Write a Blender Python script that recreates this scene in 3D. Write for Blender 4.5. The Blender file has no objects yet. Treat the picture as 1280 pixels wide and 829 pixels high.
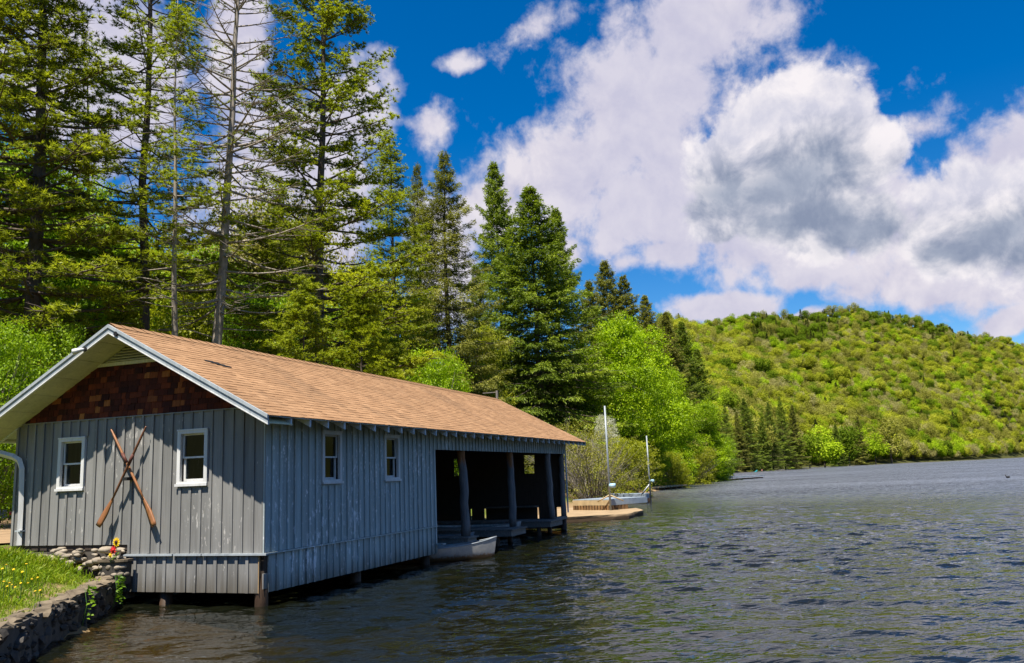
import bpy, bmesh, math, random
import numpy as np
from mathutils import Matrix, Vector

random.seed(7)
rng = np.random.default_rng(11)
scene = bpy.context.scene
COL = scene.collection

# ------------------------------------------------------------------ camera
CX, CY, CZ = -12.60155, -9.39293, 2.0821
YAW, PIT, ROL, FPX = 0.3506, 0.16992, -0.03951, 1047.13
C0 = np.array([CX, CY, CZ])
Fv = np.array([math.cos(YAW) * math.cos(PIT), math.sin(YAW) * math.cos(PIT), math.sin(PIT)])
Rv = np.array([math.sin(YAW), -math.cos(YAW), 0.0])
Uv = np.cross(Rv, Fv)
R2 = Rv * math.cos(ROL) + Uv * math.sin(ROL)
U2 = -Rv * math.sin(ROL) + Uv * math.cos(ROL)
cam = bpy.data.cameras.new('camera')
cam.sensor_fit = 'HORIZONTAL'
cam.sensor_width = 36.0
cam.lens = FPX / 1280 * 36.0
cam.clip_start = 0.1
cam.clip_end = 6000
camo = bpy.data.objects.new('camera', cam)
COL.objects.link(camo)
camo.matrix_world = Matrix(((R2[0], U2[0], -Fv[0], CX), (R2[1], U2[1], -Fv[1], CY), (R2[2], U2[2], -Fv[2], CZ), (0, 0, 0, 1)))
scene.camera = camo


def ray(u, v):                                   # direction of a photo pixel (1280 x 829)
    d = Fv + R2 * (u - 640) / FPX - U2 * (v - 414.5) / FPX
    return d / np.linalg.norm(d)


def onz(u, v, z=0.0):                            # ... where it meets a level plane
    d = ray(u, v)
    return C0 + d * (z - CZ) / d[2]


def onx(u, v, x=0.0):
    d = ray(u, v)
    return C0 + d * (x - CX) / d[0]


def ony(u, v, y=0.0):
    d = ray(u, v)
    return C0 + d * (y - CY) / d[1]


def at(u, v, dist):                              # ... at a horizontal distance
    d = ray(u, v)
    return C0 + d * dist / math.hypot(d[0], d[1])


def azel(u, v):
    d = ray(u, v)
    return math.degrees(math.atan2(d[1], d[0])), math.degrees(math.asin(d[2]))


# ------------------------------------------------------------------ node helpers
class NT:
    def __init__(s, tree):
        s.t = tree

    def n(s, kind, ins=None, **props):
        nd = s.t.nodes.new(kind)
        for k, v in props.items():
            setattr(nd, k, v)
        for k, v in (ins or {}).items():
            s.set(nd.inputs[k], v)
        return nd

    def set(s, sock, v):
        if isinstance(v, bpy.types.NodeSocket):
            s.t.links.new(v, sock)
        else:
            sock.default_value = v

    def m(s, op, a, b=None, c=None, clamp=False):
        nd = s.t.nodes.new('ShaderNodeMath')
        nd.operation = op
        nd.use_clamp = clamp
        s.set(nd.inputs[0], a)
        if b is not None:
            s.set(nd.inputs[1], b)
        if c is not None:
            s.set(nd.inputs[2], c)
        return nd.outputs[0]

    def v(s, op, a, b=None, out=0):
        nd = s.t.nodes.new('ShaderNodeVectorMath')
        nd.operation = op
        s.set(nd.inputs[0], a)
        if b is not None:
            s.set(nd.inputs[3 if op == 'SCALE' else 1], b)
        return nd.outputs[out]

    def noise(s, vec, scale, detail=2.0, rough=0.5, dist=0.0, out='Fac'):
        nd = s.n('ShaderNodeTexNoise', {'Vector': vec, 'Scale': scale, 'Detail': detail, 'Roughness': rough, 'Distortion': dist})
        return nd.outputs[out]

    def ramp(s, fac, stops, interp='LINEAR'):
        nd = s.t.nodes.new('ShaderNodeValToRGB')
        cr = nd.color_ramp
        cr.interpolation = interp
        while len(cr.elements) < len(stops):
            cr.elements.new(0.5)
        for e, (p, c) in zip(cr.elements, stops):
            e.position = p
            e.color = (c[0], c[1], c[2], 1) if isinstance(c, (tuple, list)) else (c, c, c, 1)
        s.set(nd.inputs[0], fac)
        return nd.outputs[0]

    def mix(s, fac, a, b, blend='MIX'):
        nd = s.t.nodes.new('ShaderNodeMix')
        nd.data_type = 'RGBA'
        nd.blend_type = blend
        s.set(nd.inputs[0], fac)
        for sock, v in ((nd.inputs[6], a), (nd.inputs[7], b)):
            s.set(sock, v if isinstance(v, bpy.types.NodeSocket) else (v[0], v[1], v[2], 1))
        return nd.outputs[2]

    def maprange(s, v, a, b, c, d, smooth=False):
        nd = s.t.nodes.new('ShaderNodeMapRange')
        if smooth:
            nd.interpolation_type = 'SMOOTHSTEP'
        for i, x in enumerate((v, a, b, c, d)):
            s.set(nd.inputs[i], x)
        return nd.outputs[0]


# ------------------------------------------------------------------ sky with cumulus
SUN_DIR = Vector((-0.3905, 0.010, 0.9206)).normalized()
SUN_EL = math.asin(SUN_DIR.z)
world = bpy.data.worlds.new('World')
scene.world = world
world.use_nodes = True
wt = world.node_tree
wt.nodes.clear()
w = NT(wt)
sky = w.n('ShaderNodeTexSky', sky_type='NISHITA', sun_disc=False, sun_elevation=SUN_EL,
          sun_rotation=math.atan2(SUN_DIR.x, SUN_DIR.y), altitude=900, air_density=1.0, dust_density=0.25, ozone_density=3.0)
skyc = w.n('ShaderNodeHueSaturation', {'Hue': 0.505, 'Saturation': 1.46, 'Value': 1.50, 'Color': sky.outputs[0]}).outputs[0]
dirv = w.n('ShaderNodeTexCoord').outputs['Generated']
sep = w.n('ShaderNodeSeparateXYZ', {0: dirv})
az = w.m('DEGREES', w.m('ARCTAN2', sep.outputs[1], sep.outputs[0]))
el = w.m('DEGREES', w.m('ARCSINE', sep.outputs[2]))
# cloud-space coordinates: degrees to the right of azimuth 20, degrees up, warped by noise
warp = w.noise(dirv, 7.0, 4.0, 0.55, 0.0, 'Color')
wsep = w.n('ShaderNodeSeparateXYZ', {0: warp})
sx = w.m('ADD', w.m('SUBTRACT', 20.0, az), w.m('MULTIPLY', w.m('SUBTRACT', wsep.outputs[0], 0.5), 5.0))
sy = w.m('ADD', el, w.m('MULTIPLY', w.m('SUBTRACT', wsep.outputs[1], 0.5), 4.0))
cvec = w.n('ShaderNodeCombineXYZ', {0: sx, 1: sy}).outputs[0]


def blob_field(blobs, k):
    f = None
    for (u, v, ru, rv, rot) in blobs:
        a, e = azel(u, v)
        q = w.v('SUBTRACT', cvec, (20.0 - a, e, 0))
        mp = w.n('ShaderNodeMapping', {'Vector': q, 'Rotation': (0, 0, math.radians(rot)),
                                       'Scale': (1 / (ru * .0535), 1 / (rv * .0535), 1)}, vector_type='POINT')
        mp.vector_type = 'TEXTURE'
        mp.inputs['Scale'].default_value = (ru * .0535, rv * .0535, 1)
        g = w.m('SUBTRACT', 1.0, w.v('LENGTH', mp.outputs[0], out=1))
        f = g if f is None else w.m('SMOOTH_MAX', f, g, k)
    return f


BLOBS = [(880, 20, 180, 90, 0), (800, 120, 190, 120, 20), (700, 215, 125, 95, 0), (990, 190, 160, 140, 0),
         (860, 240, 170, 110, 0), (960, 290, 150, 75, 0), (1085, 270, 100, 85, 0), (1200, 300, 150, 110, 0),
         (1290, 200, 150, 85, 28), (1330, 320, 130, 90, 0), (1150, 345, 120, 48, 0), (1020, 325, 110, 42, -5),
         (905, 378, 105, 30, 0), (850, 310, 55, 25, 0), (780, 270, 60, 60, 0), (700, 310, 50, 36, 0),
         (1270, 398, 60, 24, 15),
         (360, 260, 150, 190, 0), (440, 130, 70, 70, 0), (130, 90, 140, 150, 0), (300, 60, 60, 120, 0), (560, 330, 70, 120, 0),
         (620, 260, 60, 70, 0), (1000, 395, 60, 16, 0)]
cov = blob_field(BLOBS, 0.18)
WISPS = [(548, 150, 62, 44, 25), (668, 38, 70, 28, 20), (585, 68, 34, 16, 0), (480, 95, 50, 40, 0), (1150, 150, 60, 30, 10), (800, 320, 60, 20, 0)]
cov = w.m('MAXIMUM', cov, w.m('MULTIPLY', blob_field(WISPS, 0.1), 0.52))
fb = w.noise(dirv, 16.0, 8.0, 0.58, 0.25)
fbf = w.noise(dirv, 48.0, 5.0, 0.6, 0.2)
fb2 = w.noise(w.v('ADD', dirv, (0.004, -0.002, 0.020)), 16.0, 8.0, 0.58, 0.25)
lowf = w.noise(dirv, 5.0, 3.0, 0.5)
# generic cumulus for the sky outside the view: thinned to dim the ambient light, no hand placed shapes
inview = w.m('MULTIPLY', w.maprange(w.m('ABSOLUTE', w.m('SUBTRACT', az, 20.0)), 34.0, 44.0, 1.0, 0.0, True),
             w.maprange(el, 30.0, 38.0, 1.0, 0.0, True))
gen = w.m('SUBTRACT', w.m('MULTIPLY', w.m('SUBTRACT', w.noise(dirv, 2.6, 3.0, 0.5), 0.545), 4.0), w.m('MULTIPLY', inview, 3.0))
allcov = w.m('MAXIMUM', cov, gen)
dens = w.m('ADD', w.m('SUBTRACT', allcov, 0.16), w.m('ADD', w.m('MULTIPLY', w.m('SUBTRACT', fb, 0.5), 1.0), w.m('MULTIPLY', w.m('SUBTRACT', fbf, 0.5), 0.55)))
alpha = w.maprange(dens, -0.08, 0.36, 0.0, 1.0, True)
relief = w.maprange(w.m('SUBTRACT', fb, fb2), -0.14, 0.12, 0.0, 1.0)
soft = w.maprange(lowf, 0.36, 0.64, 0.0, 1.0, True)
lite = w.mix(w.m('MULTIPLY', relief, 0.8), (6.3, 6.1, 7.5), (8.9, 8.4, 8.9))
lite = w.mix(w.m('MULTIPLY', soft, 0.5), lite, (5.9, 5.9, 7.6))
# nearer cumulus heads in front: crisp lit tops, grey flat bases
FRONT = [(1000, 165, 118, 82, 0), (930, 205, 78, 62, 0), (1075, 185, 70, 52, 0), (985, 245, 120, 62, 0), (1040, 290, 95, 42, 0), (905, 262, 52, 46, 0),
         (1248, 262, 118, 78, 0), (1180, 300, 70, 42, 0), (1320, 270, 110, 90, 0)]
fcov = blob_field(FRONT, 0.14)
fdens = w.m('ADD', w.m('SUBTRACT', fcov, 0.06), w.m('ADD', w.m('MULTIPLY', w.m('SUBTRACT', fb, 0.5), 0.75), w.m('MULTIPLY', w.m('SUBTRACT', fbf, 0.5), 0.38)))
falpha = w.maprange(fdens, -0.02, 0.20, 0.0, 1.0, True)
BASE = [(985, 232, 135, 62, 6), (905, 236, 58, 50, 0), (1065, 296, 90, 34, 0), (1000, 280, 120, 40, 0), (1255, 282, 100, 44, 8), (1320, 300, 90, 50, 0), (1180, 312, 60, 22, 0)]
bdark = blob_field(BASE, 0.3)
bk = w.maprange(w.m('ADD', bdark, w.m('ADD', w.m('MULTIPLY', w.m('SUBTRACT', fb, 0.5), 0.75), w.m('MULTIPLY', w.m('SUBTRACT', relief, 0.5), -0.45))), -0.20, 0.75, 0.0, 1.0, True)
fl = w.mix(relief, (6.8, 6.8, 8.0), (9.8, 9.3, 9.6))
fg = w.mix(relief, (2.0, 2.6, 3.9), (3.3, 3.9, 5.2))
front = w.mix(w.m('MULTIPLY', bk, 0.86), fl, fg)
skyfinal = w.mix(falpha, w.mix(alpha, skyc, lite), front)
bg = w.n('ShaderNodeBackground', {'Color': skyfinal, 'Strength': 0.050})
wo = w.n('ShaderNodeOutputWorld', {'Surface': bg.outputs[0]})
world.cycles.sampling_method = 'MANUAL'
world.cycles.sample_map_resolution = 512

sunl = bpy.data.lights.new('sun', 'SUN')
sunl.energy = 5.0
sunl.angle = math.radians(0.53)
sunl.color = (1.0, 0.93, 0.82)
suno = bpy.data.objects.new('sun', sunl)
COL.objects.link(suno)
suno.rotation_euler = SUN_DIR.to_track_quat('Z', 'Y').to_euler()

scene.view_settings.view_transform = 'Standard'
scene.view_settings.look = 'None'
scene.view_settings.exposure = 0.95
scene.view_settings.gamma = 1.0
scene.render.engine = 'CYCLES'
scene.cycles.use_denoising = True
scene.cycles.denoising_prefilter = 'ACCURATE'
scene.cycles.max_bounces = 8
scene.cycles.diffuse_bounces = 5
scene.cycles.glossy_bounces = 3
scene.cycles.transmission_bounces = 4
scene.cycles.transparent_max_bounces = 8
scene.cycles.caustics_reflective = False
scene.cycles.caustics_refractive = False
scene.cycles.sample_clamp_indirect = 4.0


# ------------------------------------------------------------------ materials
MATS = {}


def mat(name):
    m = bpy.data.materials.new(name)
    m.use_nodes = True
    m.node_tree.nodes.clear()
    nt = NT(m.node_tree)
    out = nt.n('ShaderNodeOutputMaterial')
    MATS[name] = m
    return m, nt, out


def finish(nt, out, color, rough=0.7, bump=None, bstr=0.4, bdist=0.02, spec=0.3, metal=0.0):
    p = nt.n('ShaderNodeBsdfPrincipled', {'Base Color': color, 'Roughness': rough, 'Specular IOR Level': spec, 'Metallic': metal})
    if bump is not None:
        b = nt.n('ShaderNodeBump', {'Height': bump, 'Strength': bstr, 'Distance': bdist})
        nt.t.links.new(b.outputs[0], p.inputs['Normal'])
    nt.t.links.new(p.outputs[0], out.inputs[0])
    return p


def c4(c):
    return (c[0], c[1], c[2], 1)


def simple(name, col, rough=0.6, var=0.25, scale=6.0, metal=0.0, stretch=(1, 1, 1), bstr=0.25, spec=0.3, rnd=0.15):
    m, nt, out = mat(name)
    pos = nt.n('ShaderNodeNewGeometry').outputs['Position']
    pv = nt.v('MULTIPLY', pos, stretch)
    nz = nt.noise(pv, scale, 6, 0.6)
    oi = nt.n('ShaderNodeObjectInfo').outputs['Random']
    f = nt.m('ADD', nt.maprange(nz, 0.25, 0.75, 1 - var, 1 + var), nt.m('MULTIPLY', nt.m('SUBTRACT', oi, 0.5), 2 * rnd))
    colr = nt.v('SCALE', c4(col)[:3], f)
    finish(nt, out, colr, rough, nz, bstr, 0.01, spec, metal)
    return m


def painted_boards(name, col, peel_col, peel, rnd=0.15):
    """weathered painted timber: board-to-board shade, vertical grain, flakes of missing paint"""
    m, nt, out = mat(name)
    pos = nt.n('ShaderNodeNewGeometry').outputs['Position']
    grain = nt.noise(nt.v('MULTIPLY', pos, (26, 26, 1.6)), 1.0, 5, 0.6)
    blot = nt.noise(nt.v('MULTIPLY', pos, (3, 3, 0.8)), 1.0, 4, 0.6)
    flake = nt.noise(nt.v('MULTIPLY', pos, (17, 17, 5.0)), 1.0, 6, 0.68)
    area = nt.noise(nt.v('MULTIPLY', pos, (1.1, 1.1, 0.45)), 1.0, 3, 0.5)
    oi = nt.n('ShaderNodeObjectInfo').outputs['Random']
    f = nt.m('ADD', nt.maprange(grain, 0.2, 0.8, 0.84, 1.14), nt.m('MULTIPLY', nt.m('SUBTRACT', oi, 0.5), 2 * rnd))
    f = nt.m('MULTIPLY', f, nt.maprange(blot, 0.25, 0.75, 0.85, 1.15))
    base = nt.v('SCALE', tuple(col), f)
    th = nt.m('SUBTRACT', flake, nt.m('MULTIPLY', nt.m('SUBTRACT', area, 0.5), -0.35))
    mask = nt.maprange(th, peel, peel + 0.045, 0.0, 1.0)
    colr = nt.mix(mask, base, peel_col)
    zc = nt.n('ShaderNodeSeparateXYZ', {0: pos}).outputs[2]
    streak = nt.noise(nt.v('MULTIPLY', pos, (9, 9, 0.5)), 1.0, 4, 0.6)
    damp = nt.m('MULTIPLY', nt.maprange(nt.m('ADD', zc, nt.m('MULTIPLY', streak, -0.9)), -0.35, 0.25, 0.75, 0.0, True), 1.0)
    colr = nt.mix(damp, colr, (0.085, 0.070, 0.045))
    runs = nt.maprange(streak, 0.56, 0.72, 0.0, 0.45)
    colr = nt.mix(runs, colr, tuple(c * 0.55 for c in col))
    hgt = nt.m('SUBTRACT', nt.m('MULTIPLY', grain, 0.6), nt.m('MULTIPLY', mask, 0.5))
    finish(nt, out, colr, 0.62, hgt, 0.35, 0.006, 0.25)
    return m


def foliage(name, dark, mid, light, trans=0.35, gloss=0.012, rndv=0.12, transcol=1.0):
    m, nt, out = mat(name)
    tint = nt.n('ShaderNodeAttribute', attribute_name='tint').outputs['Fac']
    oi = nt.n('ShaderNodeObjectInfo').outputs['Random']
    f = nt.m('ADD', tint, nt.m('MULTIPLY', nt.m('SUBTRACT', oi, 0.5), rndv))
    col = nt.ramp(f, [(0.0, dark), (0.5, mid), (1.0, light)])
    d = nt.n('ShaderNodeBsdfDiffuse', {'Color': col})
    tcol = nt.mix(1.0, col, (1.15 * transcol, 1.2 * transcol, 0.45 * transcol), 'MULTIPLY')
    t = nt.n('ShaderNodeBsdfTranslucent', {'Color': tcol})
    mx = nt.n('ShaderNodeMixShader', {0: trans, 1: d.outputs[0], 2: t.outputs[0]})
    g = nt.n('ShaderNodeBsdfGlossy', {'Color': (1, 1, 1, 1), 'Roughness': 0.45})
    mx2 = nt.n('ShaderNodeMixShader', {0: gloss, 1: mx.outputs[0], 2: g.outputs[0]})
    nt.t.links.new(mx2.outputs[0], out.inputs[0])
    return m


M_SIDING = painted_boards('siding_paint', (0.222, 0.220, 0.208), (0.50, 0.48, 0.44), 0.64)
M_SIDING_LAKE = painted_boards('siding_flaking_light_added', (0.37, 0.43, 0.425), (0.78, 0.79, 0.79), 0.585)  # gable paint with its base lightened in place of sky light; flakes are wear
M_TRIM = painted_boards('trim_paint', (0.36, 0.40, 0.42), (0.5, 0.48, 0.44), 0.70, 0.05)
M_WHITE = painted_boards('white_paint', (0.66, 0.66, 0.64), (0.42, 0.40, 0.36), 0.72, 0.03)
M_RAFTER = painted_boards('rafter_paint', (0.62, 0.66, 0.68), (0.30, 0.28, 0.25), 0.66, 0.08)
M_SOFFIT = painted_boards('soffit_paint', (0.58, 0.56, 0.36), (0.4, 0.36, 0.25), 0.74, 0.05)
M_LOG = simple('peeled_log', (0.20, 0.185, 0.18), 0.75, 0.35, 4.0, stretch=(6, 6, 0.7), bstr=0.6, rnd=0.2)
M_LOGTOP_ = simple('rusty_log_top', (0.38, 0.16, 0.06), 0.75, 0.4, 4.0, stretch=(6, 6, 0.8), bstr=0.5)
M_OLDWOOD = simple('old_dock_wood', (0.17, 0.16, 0.145), 0.8, 0.35, 5.0, stretch=(1, 5, 3), bstr=0.5, rnd=0.25)
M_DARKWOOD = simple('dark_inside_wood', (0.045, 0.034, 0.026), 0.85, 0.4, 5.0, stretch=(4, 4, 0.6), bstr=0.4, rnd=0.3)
M_PILE = simple('wet_pile_wood', (0.055, 0.032, 0.018), 0.6, 0.5, 6.0, stretch=(5, 5, 1), bstr=0.7)
M_RAWWOOD = simple('bare_split_wood', (0.42, 0.27, 0.13), 0.8, 0.35, 8.0, stretch=(5, 5, 0.6), bstr=0.4)
M_METAL = simple('galvanised_pipe', (0.24, 0.27, 0.29), 0.5, 0.2, 5.0, metal=0.3)
M_BLACK = simple('black_metal', (0.02, 0.02, 0.02), 0.5, 0.2)
M_RED = simple('red_enamel', (0.5, 0.05, 0.03), 0.5, 0.2)
M_OAR = simple('varnished_oar', (0.25, 0.105, 0.038), 0.4, 0.3, 6.0, stretch=(3, 3, 0.7), bstr=0.1, spec=0.5)
M_OARDARK = simple('dark_oar_shaft', (0.16, 0.065, 0.03), 0.4, 0.3, 6.0, bstr=0.1, spec=0.5)
M_LEATHER = simple('oar_leather', (0.09, 0.03, 0.02), 0.6, 0.3)
M_STONE = simple('river_stone', (0.26, 0.22, 0.165), 0.8, 0.35, 5.0, bstr=0.5, rnd=0.3)
M_WALLSTONE = simple('wall_stone', (0.040, 0.036, 0.031), 0.85, 0.6, 6.0, bstr=0.8, rnd=0.85)
M_CAP = simple('cap_stone', (0.15, 0.118, 0.078), 0.9, 0.55, 4.0, bstr=0.8, rnd=0.25)
M_MORTAR = simple('dark_mortar', (0.07, 0.062, 0.052), 0.9, 0.4, 8.0, bstr=0.8)
def make_slab():
    m, nt, out = mat('tan_concrete')
    pos = nt.n('ShaderNodeNewGeometry').outputs['Position']
    z = nt.n('ShaderNodeSeparateXYZ', {0: pos}).outputs[2]
    nz = nt.noise(pos, 1.6, 6, 0.65)
    top = nt.ramp(nz, [(0.25, (0.23, 0.165, 0.095)), (0.75, (0.40, 0.29, 0.17))])
    low_dark = nt.maprange(nt.m('ADD', z, nt.m('MULTIPLY', nz, 0.10)), 0.16, 0.25, 1.0, 0.0)  # side turns darker towards the waterline
    finish(nt, out, nt.mix(low_dark, top, (0.075, 0.05, 0.03)), 0.9, nz, 0.6, 0.05, 0.2)
    return m


M_CONCRETE = make_slab()
M_ROCK = simple('shore_rock', (0.30, 0.26, 0.20), 0.9, 0.35, 2.0, bstr=0.6, rnd=0.3)
M_FASCIA2 = simple('dock_fascia', (0.24, 0.29, 0.34), 0.7, 0.2, 3.0, bstr=0.2)
M_TANWOOD_AND_LIT = simple('tan_wood_and_lit_fascia', (0.42, 0.32, 0.18), 0.8, 0.3, 3.0, bstr=0.3)
M_SKIRT = simple('dock_brown_post', (0.20, 0.115, 0.05), 0.8, 0.4, 3.0, bstr=0.3, rnd=0.3)
M_LBLUE = simple('pale_blue_paint', (0.36, 0.55, 0.66), 0.5, 0.15)
M_TEAL = simple('teal_plastic', (0.02, 0.28, 0.32), 0.5, 0.15)
M_PINK = simple('faded_pink_panel', (0.5, 0.22, 0.17), 0.7, 0.2)
M_BENCH = simple('blue_grey_board', (0.20, 0.27, 0.30), 0.7, 0.2)
M_YELLOW = simple('yellow_petal', (0.75, 0.48, 0.01), 0.6, 0.15)
M_REDPETAL = simple('red_petal', (0.5, 0.02, 0.02), 0.6, 0.2)
M_DARKEYE = simple('flower_eye', (0.05, 0.02, 0.01), 0.7, 0.2)
M_STEM = simple('green_stem', (0.06, 0.14, 0.02), 0.7, 0.2)
M_BARK = simple('pine_bark', (0.105, 0.082, 0.065), 0.9, 0.5, 3.0, stretch=(4, 4, 1), bstr=0.9, rnd=0.15)
M_BARKPALE = simple('pale_bark', (0.27, 0.235, 0.19), 0.9, 0.5, 3.0, stretch=(3, 3, 1), bstr=0.8, rnd=0.12)
M_TWIG = simple('grey_twig', (0.28, 0.245, 0.19), 0.9, 0.3, 3.0, rnd=0.2)

F_PINE = foliage('pine_needles', (0.1024, 0.1408, 0.0128), (0.3016, 0.3536, 0.0250), (0.5952, 0.6144, 0.0384), 0.42)
F_PINEDARK = foliage('dark_pine_needles', (0.0896, 0.1152, 0.0160), (0.2430, 0.2835, 0.0297), (0.5460, 0.5720, 0.0416), 0.42)
F_SPRUCE = foliage('spruce_needles', (0.0459, 0.0816, 0.0102), (0.1575, 0.2205, 0.0210), (0.4095, 0.4875, 0.0429), 0.32)
F_SPRUCEOLD = foliage('brownish_spruce_needles', (0.0717, 0.0806, 0.0179), (0.1911, 0.2002, 0.0328), (0.4025, 0.3937, 0.0630), 0.32)
F_BRIGHT = foliage('fresh_leaves', (0.1013, 0.1755, 0.0041), (0.2903, 0.4320, 0.0068), (0.5130, 0.6615, 0.0135), 0.42)
F_GREEN = foliage('green_leaves', (0.0870, 0.1631, 0.0065), (0.2088, 0.3394, 0.0104), (0.4335, 0.5669, 0.0200), 0.40)
F_YELLOW = foliage('yellow_green_leaves', (0.1300, 0.1560, 0.0078), (0.3055, 0.3315, 0.0169), (0.5070, 0.5200, 0.0338), 0.38)
F_OLIVE = foliage('olive_leaves', (0.1235, 0.1274, 0.0156), (0.2470, 0.2405, 0.0312), (0.4160, 0.4030, 0.0650), 0.35)
F_TAN = foliage('budding_twigs', (0.1690, 0.1495, 0.0455), (0.3120, 0.2795, 0.0910), (0.4680, 0.4290, 0.1560), 0.30)
F_WHITE = foliage('white_blossom', (0.25, 0.27, 0.14), (0.55, 0.55, 0.42), (0.8, 0.8, 0.7), 0.3)
F_GRASS = foliage('grass_blades', (0.055, 0.115, 0.004), (0.165, 0.275, 0.008), (0.34, 0.39, 0.030), 0.38)
F_WEED = foliage('weed_leaves', (0.05, 0.12, 0.005), (0.13, 0.26, 0.01), (0.24, 0.38, 0.02), 0.4)


FAR = {}
for _k, _a in (('yellow', ((0.190, 0.215, 0.018), (0.345, 0.370, 0.032), (0.54, 0.54, 0.070))), ('green', ((0.075, 0.125, 0.010), (0.165, 0.240, 0.018), (0.30, 0.37, 0.032))),
               ('bright', ((0.165, 0.240, 0.010), (0.310, 0.430, 0.018), (0.48, 0.60, 0.038))), ('olive', ((0.185, 0.190, 0.034), (0.300, 0.295, 0.060), (0.46, 0.44, 0.110))),
               ('tan', ((0.230, 0.210, 0.080), (0.370, 0.340, 0.140), (0.54, 0.50, 0.23))), ('conifer', ((0.030, 0.042, 0.012), (0.085, 0.105, 0.022), (0.19, 0.21, 0.042)))):
    FAR[_k] = foliage('far_' + _k + '_leaves', *_a, 0.4, 0.0, 0.5)


def make_shingle():
    m, nt, out = mat('asphalt_shingle')
    pos = nt.n('ShaderNodeNewGeometry').outputs['Position']
    tint = nt.n('ShaderNodeAttribute', attribute_name='tint').outputs['Fac']
    nz = nt.noise(pos, 60.0, 3, 0.7)
    big = nt.noise(pos, 0.8, 4, 0.6)
    col = nt.ramp(tint, [(0.0, (0.225, 0.125, 0.062)), (0.5, (0.300, 0.170, 0.086)), (1.0, (0.365, 0.215, 0.112))])
    f = nt.m('MULTIPLY', nt.maprange(nz, 0.2, 0.8, 0.8, 1.2), nt.maprange(big, 0.3, 0.7, 0.90, 1.10))
    colr = nt.v('SCALE', col, f)
    st = nt.noise(nt.v('MULTIPLY', pos, (1.6, 0.35, 0.35)), 1.0, 5, 0.65)
    colr = nt.mix(nt.maprange(st, 0.52, 0.72, 0.0, 0.55), colr, (0.135, 0.085, 0.05))
    lit = nt.noise(nt.v('MULTIPLY', pos, (7.0, 3.0, 3.0)), 1.0, 6, 0.75)
    colr = nt.mix(nt.maprange(lit, 0.66, 0.72, 0.0, 0.6), colr, (0.09, 0.05, 0.025))
    finish(nt, out, colr, 0.9, nz, 0.5, 0.004, 0.2)
    return m


def make_shake():
    m, nt, out = mat('cedar_shake')
    pos = nt.n('ShaderNodeNewGeometry').outputs['Position']
    oi = nt.n('ShaderNodeObjectInfo').outputs['Random']
    grain = nt.noise(nt.v('MULTIPLY', pos, (30, 30, 2.0)), 1.0, 5, 0.6)
    col = nt.ramp(oi, [(0.0, (0.030, 0.008, 0.006)), (0.55, (0.085, 0.018, 0.009)), (0.86, (0.17, 0.036, 0.012)), (1.0, (0.42, 0.16, 0.04))])
    colr = nt.v('SCALE', col, nt.maprange(grain, 0.2, 0.8, 0.55, 1.4))
    finish(nt, out, colr, 0.8, grain, 0.6, 0.01, 0.2)
    return m


def make_glass():
    m, nt, out = mat('window_glass')
    gl = nt.n('ShaderNodeBsdfGlossy', {'Color': (0.9, 0.95, 1, 1), 'Roughness': 0.02})
    tr = nt.n('ShaderNodeBsdfTransparent', {'Color': (0.75, 0.8, 0.78, 1)})
    lwf = nt.n('ShaderNodeLayerWeight', {'Blend': 0.5}).outputs['Facing']
    frn = nt.m('ADD', nt.m('MULTIPLY', nt.m('POWER', lwf, 5.0), 0.9), 0.05)
    pos = nt.n('ShaderNodeNewGeometry').outputs['Position']
    b = nt.n('ShaderNodeBump', {'Height': nt.noise(pos, 3.0, 1, 0.5), 'Strength': 0.06, 'Distance': 0.05})
    nt.t.links.new(b.outputs[0], gl.inputs['Normal'])
    mx = nt.n('ShaderNodeMixShader', {0: frn, 1: tr.outputs[0], 2: gl.outputs[0]})
    nt.t.links.new(mx.outputs[0], out.inputs[0])
    return m


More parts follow.
